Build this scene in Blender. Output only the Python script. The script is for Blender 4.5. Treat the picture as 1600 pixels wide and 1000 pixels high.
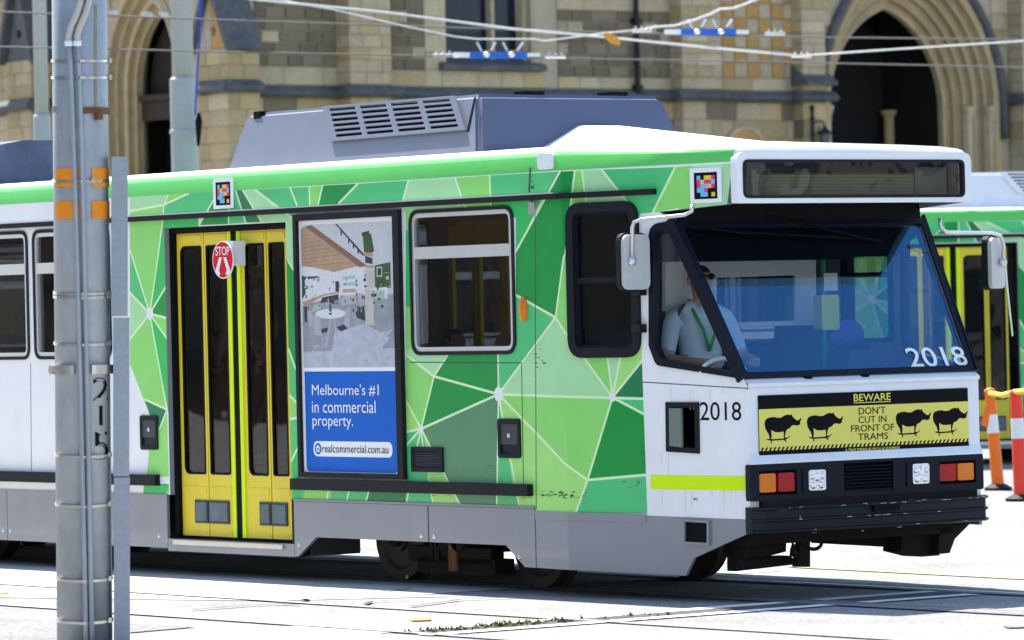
import bpy, bmesh, math, random
from mathutils import Vector, Matrix
from mathutils.geometry import delaunay_2d_cdt
random.seed(7)
R = math.radians
scene = bpy.context.scene
for o in list(bpy.data.objects): bpy.data.objects.remove(o)
col = scene.collection
# ------------------------------------------------------------------ camera
FPX = 7500.0                                    # focal length in photo pixels (1600 wide)
CAM = Vector((30.398, -22.351, 2.07))
_az = R(180 - 36.75); _v = Vector((math.cos(_az), math.sin(_az), 0)); _z = Vector((0, 0, 1))
_p = math.atan((488 - 500) / FPX)
CD = _v * math.cos(_p) + _z * math.sin(_p); _u = _z * math.cos(_p) - _v * math.sin(_p); _r = CD.cross(_u)
_a = R(1.3)
CR = _r * math.cos(_a) - _u * math.sin(_a); CU = _u * math.cos(_a) + _r * math.sin(_a)
cam = bpy.data.cameras.new('camera'); camo = bpy.data.objects.new('camera', cam); col.objects.link(camo)
cam.sensor_width = 36; cam.lens = FPX / 1600 * 36; cam.clip_end = 3000; cam.clip_start = 0.5
camo.matrix_world = Matrix(((CR.x, CU.x, -CD.x, CAM.x), (CR.y, CU.y, -CD.y, CAM.y), (CR.z, CU.z, -CD.z, CAM.z), (0, 0, 0, 1)))
cam.dof.use_dof = True; cam.dof.focus_distance = 36; cam.dof.aperture_fstop = 3.6
scene.camera = camo
# ------------------------------------------------------------------ sky, sun, exposure
TOSUN = Vector((-0.59, 0.08, 1.0)).normalized()
world = bpy.data.worlds.new('World'); scene.world = world; world.use_nodes = True
wn = world.node_tree.nodes; wl = world.node_tree.links
sky = wn.new('ShaderNodeTexSky'); sky.sky_type = 'NISHITA'; sky.sun_disc = False
sky.sun_elevation = math.asin(TOSUN.z); sky.sun_rotation = math.atan2(TOSUN.x, TOSUN.y)
sky.air_density = 1.0; sky.dust_density = 0.6; sky.ozone_density = 1.2
wn['Background'].inputs[1].default_value = 0.13
wl.new(sky.outputs[0], wn['Background'].inputs[0])
sun = bpy.data.lights.new('sun', 'SUN'); sun.energy = 5.0; sun.angle = R(0.55); sun.color = (1.0, 0.95, 0.87)
suno = bpy.data.objects.new('sun', sun); col.objects.link(suno)
suno.rotation_euler = (-TOSUN).to_track_quat('-Z', 'Y').to_euler()
vs = scene.view_settings; vs.view_transform = 'Standard'; vs.look = 'None'; vs.exposure = 1.44; vs.gamma = 1.0; vs.use_curve_mapping = False

# ------------------------------------------------------------------ pixel helpers (photo measured onto real planes)
def ray(px, py): return CD + CR * ((px - 800) / FPX) + CU * ((500 - py) / FPX)
def onY(px, py, Y): w = ray(px, py); return CAM + w * ((Y - CAM.y) / w.y)
def onX(px, py, X): w = ray(px, py); return CAM + w * ((X - CAM.x) / w.x)
def onZ(px, py, Z=0.0): w = ray(px, py); return CAM + w * ((Z - CAM.z) / w.z)
def onP(px, py, P, n): w = ray(px, py); return CAM + w * ((P - CAM).dot(n) / w.dot(n))
def atD(px, py, D): return CAM + ray(px, py) * D
def proj(p):
    q = p - CAM; d = q.dot(CD); return 800 + FPX * q.dot(CR) / d, 500 - FPX * q.dot(CU) / d

# ------------------------------------------------------------------ materials
def lin(c):
    f = lambda v: v / 12.92 if v <= 0.04045 else ((v + 0.055) / 1.055) ** 2.4
    return tuple(f(x / 255) for x in c)
MATS = {}
def pm(name, rgb, rough=0.5, metal=0.0, var=0.08, scale=4.0, bump=0.0, bscale=60.0, coat=0.0, spec=0.25, rnd=0.0, dirt=0.0, dirtcol=(0.10, 0.08, 0.06), dscale=1.5, emit=None):
    if name in MATS: return MATS[name]
    m = bpy.data.materials.new(name); m.use_nodes = True; nt = m.node_tree; N = nt.nodes; L = nt.links
    b = N['Principled BSDF']; b.inputs['Roughness'].default_value = rough; b.inputs['Metallic'].default_value = metal
    b.inputs['Coat Weight'].default_value = coat; b.inputs['Coat Roughness'].default_value = 0.05
    b.inputs['Specular IOR Level'].default_value = spec
    tc = N.new('ShaderNodeTexCoord'); src = None
    nz = N.new('ShaderNodeTexNoise'); nz.inputs['Scale'].default_value = scale; nz.inputs['Detail'].default_value = 6; nz.inputs['Roughness'].default_value = 0.65
    L.new(tc.outputs['Object'], nz.inputs['Vector'])
    mr = N.new('ShaderNodeMapRange'); mr.inputs['From Min'].default_value = 0.25; mr.inputs['From Max'].default_value = 0.75
    mr.inputs['To Min'].default_value = 1 - var; mr.inputs['To Max'].default_value = 1 + var; L.new(nz.outputs['Fac'], mr.inputs['Value'])
    val = mr.outputs['Result']
    if rnd:
        oi = N.new('ShaderNodeObjectInfo'); m2 = N.new('ShaderNodeMapRange'); m2.inputs['To Min'].default_value = 1 - rnd; m2.inputs['To Max'].default_value = 1 + rnd
        L.new(oi.outputs['Random'], m2.inputs['Value']); mm = N.new('ShaderNodeMath'); mm.operation = 'MULTIPLY'
        L.new(val, mm.inputs[0]); L.new(m2.outputs['Result'], mm.inputs[1]); val = mm.outputs[0]
    vm = N.new('ShaderNodeVectorMath'); vm.operation = 'SCALE'; vm.inputs[0].default_value = rgb[:3]; L.new(val, vm.inputs['Scale'])
    out = vm.outputs[0]
    if dirt:
        n2 = N.new('ShaderNodeTexNoise'); n2.inputs['Scale'].default_value = dscale; n2.inputs['Detail'].default_value = 9; n2.inputs['Roughness'].default_value = 0.7
        mp = N.new('ShaderNodeMapping'); mp.inputs['Scale'].default_value = (1, 1, 0.35); L.new(tc.outputs['Object'], mp.inputs['Vector']); L.new(mp.outputs[0], n2.inputs['Vector'])
        m3 = N.new('ShaderNodeMapRange'); m3.inputs['From Min'].default_value = 0.48; m3.inputs['From Max'].default_value = 0.75; m3.inputs['To Max'].default_value = dirt
        L.new(n2.outputs['Fac'], m3.inputs['Value']); mx = N.new('ShaderNodeMix'); mx.data_type = 'RGBA'
        L.new(m3.outputs['Result'], mx.inputs['Factor']); L.new(out, mx.inputs['A']); mx.inputs['B'].default_value = (*dirtcol, 1); out = mx.outputs['Result']
    L.new(out, b.inputs['Base Color'])
    if bump:
        n4 = N.new('ShaderNodeTexNoise'); n4.inputs['Scale'].default_value = bscale; n4.inputs['Detail'].default_value = 5; L.new(tc.outputs['Object'], n4.inputs['Vector'])
        bp = N.new('ShaderNodeBump'); bp.inputs['Strength'].default_value = bump; bp.inputs['Distance'].default_value = 0.01
        L.new(n4.outputs['Fac'], bp.inputs['Height']); L.new(bp.outputs[0], b.inputs['Normal'])
    if emit: b.inputs['Emission Color'].default_value = (*emit[:3], 1); b.inputs['Emission Strength'].default_value = emit[3]
    MATS[name] = m; return m
def glass(name, tint=(0.8, 0.85, 0.85), ior=1.5, rough=0.0, wav=0.0, gcol=(1, 1, 1)):
    m = bpy.data.materials.new(name); m.use_nodes = True; nt = m.node_tree; N = nt.nodes; L = nt.links; N.clear()
    o = N.new('ShaderNodeOutputMaterial'); t = N.new('ShaderNodeBsdfTransparent'); t.inputs[0].default_value = (*[x ** .5 for x in tint], 1)
    g = N.new('ShaderNodeBsdfGlossy'); g.inputs['Roughness'].default_value = rough; g.inputs[0].default_value = (*gcol, 1)
    f = N.new('ShaderNodeFresnel'); ge = N.new('ShaderNodeNewGeometry'); mi = N.new('ShaderNodeMapRange'); mi.inputs['To Min'].default_value = ior; mi.inputs['To Max'].default_value = 1 / ior
    L.new(ge.outputs['Backfacing'], mi.inputs['Value']); L.new(mi.outputs[0], f.inputs[0]); mx = N.new('ShaderNodeMixShader')
    if wav:
        tc = N.new('ShaderNodeTexCoord'); nz = N.new('ShaderNodeTexNoise'); nz.inputs['Scale'].default_value = 1.6; L.new(tc.outputs['Object'], nz.inputs['Vector'])
        bp = N.new('ShaderNodeBump'); bp.inputs['Strength'].default_value = wav; bp.inputs['Distance'].default_value = 0.02; L.new(nz.outputs['Fac'], bp.inputs['Height']); L.new(bp.outputs[0], g.inputs['Normal'])
    L.new(f.outputs[0], mx.inputs[0]); L.new(t.outputs[0], mx.inputs[1]); L.new(g.outputs[0], mx.inputs[2]); L.new(mx.outputs[0], o.inputs[0])
    MATS[name] = m; return m

WHITE = pm('white paint', (0.78, 0.79, 0.80), 0.32, var=0.04, coat=0.12, dirt=0.20, dirtcol=(0.50, 0.47, 0.43), bump=0.03, bscale=2.0)
ROOFW = pm('roof white', (0.78, 0.78, 0.76), 0.5, var=0.04, dirt=0.15, dirtcol=(0.4, 0.38, 0.35))
def green(name, c, k=1.0):
    return pm(name, tuple(min(0.85, x * k) for x in lin(c)), 0.33, var=0.06, coat=0.08, dirt=0.08, dirtcol=(0.10, 0.16, 0.08), bump=0.04, bscale=2.2)
GL = green('lime green', (138, 213, 108)); GP = green('pale green', (166, 219, 160)); GM = green('mid green', (78, 192, 118))
GB = green('bright green', (50, 185, 92)); GD = green('deep green', (8, 146, 62)); GX = green('dark green', (34, 122, 78)); GY = green('grey green', (84, 138, 98))
GC = green('cove green', (98, 196, 96)); GW = green('stroke green', (214, 238, 188)); GE = green('yellow lime', (160, 222, 118))
BLACK = pm('black rubber', (0.012, 0.013, 0.016), 0.6, var=0.15, dirt=0.2, dirtcol=(0.025, 0.025, 0.025), spec=0.12)
BLKG = pm('black gloss', (0.012, 0.014, 0.02), 0.2, var=0.1)
UNDER = pm('underframe', (0.012, 0.010, 0.008), 0.85, var=0.3, bump=0.4, dirt=0.4, dirtcol=(0.03, 0.022, 0.013), spec=0.2)
SKIRT = pm('skirt grey', (0.20, 0.21, 0.24), 0.16, var=0.06, coat=0.5, spec=0.5, bump=0.16, bscale=2.6, dirt=0.18, dirtcol=(0.10, 0.10, 0.10))
NAVY = pm('front dark', (0.007, 0.010, 0.019), 0.4, var=0.15, dirt=0.12, dirtcol=(0.02, 0.02, 0.025), spec=0.12)
ACG = pm('unit grey', (0.155, 0.170, 0.210), 0.38, var=0.06, bump=0.06, bscale=5, dirt=0.15, dirtcol=(0.11, 0.115, 0.13))
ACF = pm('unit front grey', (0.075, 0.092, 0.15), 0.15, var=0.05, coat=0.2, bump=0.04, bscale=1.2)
ALU = pm('aluminium', (0.62, 0.63, 0.64), 0.35, 0.7, var=0.06)
STEEL = pm('stainless', (0.55, 0.53, 0.50), 0.3, 0.9, var=0.1, dirt=0.3, dirtcol=(0.3, 0.22, 0.15))
YEL = pm('door yellow', (0.74, 0.58, 0.04), 0.4, var=0.06, dirt=0.22, dirtcol=(0.30, 0.24, 0.10), dscale=2.5)
NEON = pm('fluoro yellow', (0.62, 0.86, 0.0), 0.5, var=0.02)
RED = pm('sign red', (0.66, 0.012, 0.015), 0.45, var=0.03, spec=0.08)
BLUE = pm('poster blue', (0.006, 0.115, 0.52), 0.4, var=0.03, spec=0.1)
PWHITE = pm('print white', (0.80, 0.81, 0.83), 0.4, var=0.02)
INK = pm('ink black', (0.005, 0.005, 0.006), 0.65, var=0.05, spec=0.08)
SIGNY = pm('sign yellow', (0.74, 0.66, 0.13), 0.45, var=0.04)
AMBER = pm('amber lens', (0.72, 0.19, 0.012), 0.25, var=0.15, coat=0.05, bump=0.3, bscale=150)
REDL = pm('red lens', (0.42, 0.008, 0.012), 0.25, var=0.15, coat=0.05, bump=0.3, bscale=150)
CHROME = pm('lamp reflector', (0.9, 0.9, 0.9), 0.06, 1.0, var=0.02, bump=0.3, bscale=40)
GALV = pm('galvanised', (0.33, 0.36, 0.39), 0.5, 0.35, var=0.10, scale=9, bump=0.05, dirt=0.5, dirtcol=(0.19, 0.195, 0.195), dscale=4)
GALV2 = pm('galvanised pale', (0.37, 0.35, 0.37), 0.55, 0.0, var=0.10, scale=30, dirt=0.25, dirtcol=(0.34, 0.36, 0.39), dscale=9)
RUST = pm('rust', (0.17, 0.07, 0.03), 0.8, var=0.3, scale=20)
ORANGE = pm('orange reflector', (0.80, 0.26, 0.015), 0.4, var=0.12, scale=14, dirt=0.2, dirtcol=(0.5, 0.22, 0.05))
SEAT = pm('seat green', (0.03, 0.10, 0.05), 0.8); SEATB = pm('seat blue', (0.10, 0.10, 0.42), 0.7)
INT = pm('interior grey', (0.24, 0.25, 0.26), 0.6); INTD = pm('interior dark', (0.05, 0.055, 0.06), 0.6); INTW = pm('interior white', (0.78, 0.77, 0.76), 0.5)
DASH = pm('dashboard', (0.035, 0.05, 0.075), 0.55, var=0.1); VALID = pm('validator lime', (0.70, 0.80, 0.08), 0.4); RAILG = pm('grab rail green', (0.02, 0.28, 0.09), 0.4)
SKIN = pm('skin', (0.56, 0.32, 0.22), 0.5, var=0.08); SHIRT = pm('pale blue shirt', (0.62, 0.72, 0.80), 0.8, var=0.06, bump=0.3, bscale=25); TROUS = pm('dark trousers', (0.02, 0.022, 0.03), 0.8)
HAIR = pm('dark hair', (0.02, 0.014, 0.01), 0.6, var=0.3, scale=50)
GSIDE = glass('side glass', (0.34, 0.35, 0.36), 1.4, 0.01, 0.12); GFRONT = glass('windscreen glass', (0.80, 0.88, 0.96), 1.95, gcol=(0.22, 0.60, 1.0)); GCLEAR = glass('cab glass', (0.92, 0.95, 0.94), 1.4)  # windscreen gloss tinted blue, putting the sky's reflection into its colour
GDEST = glass('blind glass', (0.80, 0.82, 0.80), 1.5, 0.0, 0.5)

# ------------------------------------------------------------------ mesh helpers
def mkobj(name, verts, faces, mats, parent=None, midx=None, smooth=False):
    me = bpy.data.meshes.new(name); me.from_pydata([tuple(v) for v in verts], [], faces)
    for m in (mats if isinstance(mats, (list, tuple)) else [mats]): me.materials.append(m)
    if midx: me.polygons.foreach_set('material_index', midx)
    if smooth: me.polygons.foreach_set('use_smooth', [True] * len(me.polygons))
    me.update(); o = bpy.data.objects.new(name, me); col.objects.link(o)
    if parent: o.parent = parent
    return o
def empty(name, label=None, cat=None, group=None, loc=(0, 0, 0)):
    o = bpy.data.objects.new(name, None); o.location = loc; o.empty_display_size = 0.1; col.objects.link(o)
    return tag(o, label, cat, group)
def tag(o, label=None, cat=None, group=None, kind=None):
    if label: o['label'] = label
    if cat: o['category'] = cat
    if group: o['group'] = group
    if kind: o['kind'] = kind
    return o
class MB:
    """collects shapes into one mesh"""
    def __init__(s): s.v = []; s.f = []; s.m = []
    def add(s, vs_, fs, mi=0):
        k = len(s.v); s.v += [Vector(q) for q in vs_]; s.f += [tuple(i + k for i in f) for f in fs]; s.m += [mi] * len(fs); return s
    def box(s, a, b, mi=0, M=None):
        p = [Vector((x, y, z)) for z in (a[2], b[2]) for y in (a[1], b[1]) for x in (a[0], b[0])]
        if M: p = [M @ q for q in p]
        return s.add(p, [(0, 2, 3, 1), (4, 5, 7, 6), (0, 1, 5, 4), (2, 6, 7, 3), (0, 4, 6, 2), (1, 3, 7, 5)], mi)
    def tube(s, pts, r, n=8, mi=0, caps=True):
        pts = [Vector(p) for p in pts]; rs = r if isinstance(r, (list, tuple)) else [r] * len(pts); k = len(s.v); nrm = None
        for i, p in enumerate(pts):
            t = (pts[min(i + 1, len(pts) - 1)] - pts[max(i - 1, 0)]).normalized()
            if nrm is None: nrm = t.orthogonal().normalized()
            nrm = (nrm - t * nrm.dot(t)).normalized(); bn = t.cross(nrm)
            for j in range(n):
                a = 2 * math.pi * j / n; s.v.append(p + (nrm * math.cos(a) + bn * math.sin(a)) * rs[i])
        for i in range(len(pts) - 1):
            for j in range(n):
                a = k + i * n + j; b = k + i * n + (j + 1) % n; s.f.append((a, b, b + n, a + n)); s.m.append(mi)
        if caps:
            s.f.append(tuple(k + j for j in range(n))[::-1]); s.m.append(mi); e = k + (len(pts) - 1) * n; s.f.append(tuple(e + j for j in range(n))); s.m.append(mi)
        return s
    def lathe(s, prof, c=(0, 0, 0), axis='z', n=24, mi=0):
        k = len(s.v); c = Vector(c)
        for (r, h) in prof:
            for j in range(n):
                a = 2 * math.pi * j / n; x, y = r * math.cos(a), r * math.sin(a)
                s.v.append(c + Vector({'z': (x, y, h), 'y': (x, h, y), 'x': (h, x, y)}[axis]))
        for i in range(len(prof) - 1):
            for j in range(n):
                a = k + i * n + j; b = k + i * n + (j + 1) % n; s.f.append((a, b, b + n, a + n)); s.m.append(mi)
        s.f.append(tuple(k + j for j in range(n))[::-1]); s.m.append(mi); e = k + (len(prof) - 1) * n; s.f.append(tuple(e + j for j in range(n))); s.m.append(mi)
        return s
    def ell(s, c, r, n=12, m=8, mi=0, M=None):
        k = len(s.v); c = Vector(c)
        for i in range(m + 1):
            t = math.pi * i / m
            for j in range(n):
                a = 2 * math.pi * j / n; q = Vector((r[0] * math.sin(t) * math.cos(a), r[1] * math.sin(t) * math.sin(a), r[2] * math.cos(t)))
                s.v.append(c + (M @ q if M else q))
        for i in range(m):
            for j in range(n):
                a = k + i * n + j; b = k + i * n + (j + 1) % n; s.f.append((a, a + n, b + n, b)); s.m.append(mi)
        return s
    def build(s, name, mats, parent=None, smooth=False):
        used = sorted({i for f in s.f for i in f}); mp = {i: j for j, i in enumerate(used)}
        s.v = [s.v[i] for i in used]; s.f = [tuple(mp[i] for i in f) for f in s.f]
        return mkobj(name, s.v, s.f, mats, parent, s.m, smooth)
def inside(p, poly):
    x, y = p; c = False; n = len(poly); j = n - 1
    for i in range(n):
        xi, yi = poly[i]; xj, yj = poly[j]
        if (yi > y) != (yj > y) and x < (xj - xi) * (y - yi) / (yj - yi) + xi: c = not c
        j = i
    return c
def area(p): return 0.5 * sum(p[i][0] * p[(i + 1) % len(p)][1] - p[(i + 1) % len(p)][0] * p[i][1] for i in range(len(p)))
def rr(pts, r, n=5):
    """round the corners of a polygon"""
    out = []; N = len(pts); rs = r if isinstance(r, (list, tuple)) else [r] * N
    for i in range(N):
        p = Vector(pts[i]); a = Vector(pts[i - 1]); b = Vector(pts[(i + 1) % N]); d = rs[i]
        if d <= 0: out.append(tuple(p)); continue
        u1 = (a - p).normalized(); u2 = (b - p).normalized(); ang = u1.angle(u2); t = min(d / math.tan(ang / 2), 0.49 * (a - p).length, 0.49 * (b - p).length)
        for k in range(n + 1):
            w = k / n; q = (p + u1 * t) * (1 - w) ** 2 + p * (2 * w * (1 - w)) + (p + u2 * t) * w ** 2; out.append((q.x, q.y))
    return out
def rect(a, b): return [(a[0], a[1]), (b[0], a[1]), (b[0], b[1]), (a[0], b[1])]
def inset(poly, d):
    """offset a polygon inwards"""
    if area(poly) < 0: poly = poly[::-1]
    N = len(poly); out = []
    for i in range(N):
        p = Vector(poly[i]); e1 = (p - Vector(poly[i - 1])); e2 = (Vector(poly[(i + 1) % N]) - p)
        if e1.length < 1e-9 or e2.length < 1e-9: continue
        e1.normalize(); e2.normalize(); n1 = Vector((-e1.y, e1.x)); n2 = Vector((-e2.y, e2.x)); m = n1 + n2
        k = max(0.35, 1 + n1.dot(n2)); q = p + m * (d / k); out.append((q.x, q.y))
    return out
def sheet(outer, holes=(), regions=(), lines=()):
    """triangulate outline minus holes, cut along the printed regions; returns verts2d, tris, material index per tri"""
    V = []; E = []
    def ring(p):
        k = len(V); V.extend(Vector(q) for q in p); E.extend((k + i, k + (i + 1) % len(p)) for i in range(len(p)))
    ring(outer)
    for h in holes: ring(h)
    for p, mi in regions: ring(p)
    for a, b in lines: k = len(V); V.extend((Vector(a), Vector(b))); E.append((k, k + 1))
    v, e, f, *_ = delaunay_2d_cdt(V, E, [], 0, 1e-6)
    tris = []; mis = []
    for t in f:
        c = sum((v[i] for i in t), Vector((0, 0))) / len(t); c = (c.x, c.y)
        if not inside(c, outer) or any(inside(c, h) for h in holes): continue
        mi = 0
        for p, k in regions:
            if inside(c, p): mi = k
        a = area([v[i] for i in t])
        tris.append(tuple(t) if a > 0 else tuple(t)[::-1]); mis.append(mi)
    return v, tris, mis
def extr(name, outer, mapf, d0, d1, mats, parent=None, holes=(), regions=(), lines=(), rim=None, back=None, mb=None, flip=False):
    """plate between offsets d0 (back) and d1 (front, printed) through mapf(u, v, d)"""
    v, t, mi = sheet(outer, holes, regions, lines); B = mb or MB(); mats = mats if isinstance(mats, (list, tuple)) else [mats]
    fr = [mapf(q.x, q.y, d1) for q in v]; bk = [mapf(q.x, q.y, d0) for q in v]; k = len(B.v)
    # orientation test
    a, b, c = (fr[i] for i in t[0]); nn = (b - a).cross(c - a); pos = nn.dot(fr[t[0][0]] - bk[t[0][0]]) > 0
    B.v += fr; n = len(fr)
    for q, m in zip(t, mi): B.f.append(tuple(k + i for i in (q if pos else q[::-1]))); B.m.append(m)
    if d0 != d1:
        B.v += bk; bi = back if back is not None else (rim if rim is not None else 0)
        for q in t: B.f.append(tuple(k + n + i for i in (q[::-1] if pos else q))); B.m.append(bi)
        cnt = {}
        for q in t:
            for i in range(3):
                e = (q[i], q[(i + 1) % 3]); cnt[(min(e), max(e))] = cnt.get((min(e), max(e)), []) + [e]
        for es in cnt.values():
            if len(es) == 1:
                i, j = es[0]; f = (k + i, k + n + i, k + n + j, k + j); B.f.append(f if pos else f[::-1]); B.m.append(rim if rim is not None else 0)
    if mb: return B
    used = sorted({i for f in B.f for i in f}); mp = {i: j for j, i in enumerate(used)}
    B.v = [B.v[i] for i in used]; B.f = [tuple(mp[i] for i in f) for f in B.f]
    return B.build(name, mats, parent)
def text_mesh(name, body, box, mapf, d, mat, parent, bold=0.0, th=0.002):
    """flat lettering fitted into box = (u0, v0, u1, v1)"""
    cu = bpy.data.curves.new(name, 'FONT'); cu.body = body; cu.resolution_u = 4; cu.offset = bold
    to = bpy.data.objects.new(name, cu); col.objects.link(to)
    me = to.to_mesh(); vv = [w.co.copy() for w in me.vertices]; ff = [tuple(p.vertices) for p in me.polygons]; to.to_mesh_clear(); bpy.data.objects.remove(to)
    x0 = min(w.x for w in vv); x1 = max(w.x for w in vv); y0 = min(w.y for w in vv); y1 = max(w.y for w in vv)
    u0, v0, u1, v1 = box
    P = [mapf(u0 + (w.x - x0) / (x1 - x0) * (u1 - u0), v0 + (w.y - y0) / (y1 - y0) * (v1 - v0), d) for w in vv]
    return mkobj(name, P, ff, mat, parent)
def stroke(a, b, w):
    a = Vector(a); b = Vector(b); t = (b - a); n = Vector((-t.y, t.x)).normalized() * (w / 2); t = t.normalized() * w * 0.2
    return [tuple(a - t + n), tuple(a - t - n), tuple(b + t - n), tuple(b + t + n)]
def disc(c, r, n=14, ry=None): return [(c[0] + r * math.cos(2 * math.pi * i / n), c[1] + (ry or r) * math.sin(2 * math.pi * i / n)) for i in range(n)]

# ================================================================== TRAM
W, XB, XF, HF, XR = 1.325, 2.87, 4.63, 1.08, -19.0
TL = math.hypot(XF - XB, W - HF); TC, TS = (XF - XB) / TL, (W - HF) / TL
def smap(u, v, d):                                   # near side, folded at the cab taper: u along the side, d outwards
    if u <= 1e-6: return Vector((XB + u, -W - d, v))
    return Vector((XB + u * TC + TS * d, -W + u * TS - TC * d, v))
def smapF(u, v, d): q = smap(u, v, d); return Vector((q.x, -q.y, q.z))
def suv(px, py, d=0.0):
    q = onY(px, py, -W - d)
    if q.x <= XB: return (q.x - XB, q.z)
    q = onP(px, py, smap(1, 0, d), Vector((TS, -TC, 0))); return ((q.x - XB - TS * d) / TC, q.z)
def fmap(u, v, d): return Vector((XF + d, u, v))
def fuv(px, py, d=0.0): q = onX(px, py, XF + d); return (q.y, q.z)
def sbox(a, b, d=0.0): return rect(suv(a[0], a[1], d), suv(b[0], b[1], d))
def fbox(a, b, d=0.0): return rect(fuv(a[0], a[1], d), fuv(b[0], b[1], d))
tram = empty('tram', 'green, white and yellow tram with number 2018 on its windscreen', 'tram')
SR = XR - XB
ZC = 3.085
# ---- near side wall with printed livery
def px2(pts): return [suv(*p) for p in pts]
zb1, zb2 = 0.655, 0.62
out = [(SR, zb1), (suv(836, 790)[0], zb1), (suv(837, 797)[0], zb2), (TL, zb2 - 0.03), (TL, suv(1171, 603)[1]), suv(1162, 592), suv(1054, 345), suv(1030, 331), suv(1136, 319), (suv(1145, 258)[0], ZC), (SR, ZC)]
win_main = rr(sbox((641, 331), (806, 551)), 0.10)
win_cab = rr(sbox((888, 321), (1001, 555)), 0.13)
w2 = suv(52, 361); w2b = suv(190, 556)
ww = 1.20; win2 = rr(rect((w2[0], win_main[0][1]), (w2[0] + ww, w2b[1])), 0.09)
w1 = suv(42, 361)[0]
ztop, zbot = max(p[1] for p in win_main), min(p[1] for p in win_main)
def winat(u0, u1): return rr(rect((u0, ztop), (u1, zbot)), 0.09)
win2 = winat(w2[0], w2[0] + ww); wins_left = [winat(w1 - ww - k * (ww + 0.1), w1 - k * (ww + 0.1)) for k in range(3)]
rearwins = [winat(-13.0 - k * 1.35, -13.0 - k * 1.35 + 1.2) for k in range(6)]
dA = suv(262, 352); dB = suv(447, 845); dtop = suv(447, 348)[1]; ddoor = -0.085
door_u0, door_u1, door_z0, door_z1 = suv(262, 600)[0], suv(452, 600)[0], 0.30, 2.815
quarter = rr(px2([(1016, 352), (1048, 346), (1160, 591), (1027, 570), (1016, 540)]), [0.10, 0.0, 0.0, 0.07, 0.03])
qhole = rr(px2([(1022, 362), (1044, 358), (1146, 581), (1034, 561), (1022, 536)]), [0.09, 0.01, 0.01, 0.08, 0.03])
doorhole = rect((door_u0, door_z0 - 0.5), (door_u1, door_z1))
locker = px2([(1043, 631), (1091, 631), (1092, 706), (1044, 703)])
GM_ = [WHITE, GL, GP, GM, GB, GD, GX, GY, GC, GW, GE, INT]
iL, iP, iM, iB, iD, iX, iY, iC, iW, iE, iI = range(1, 12)
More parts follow.
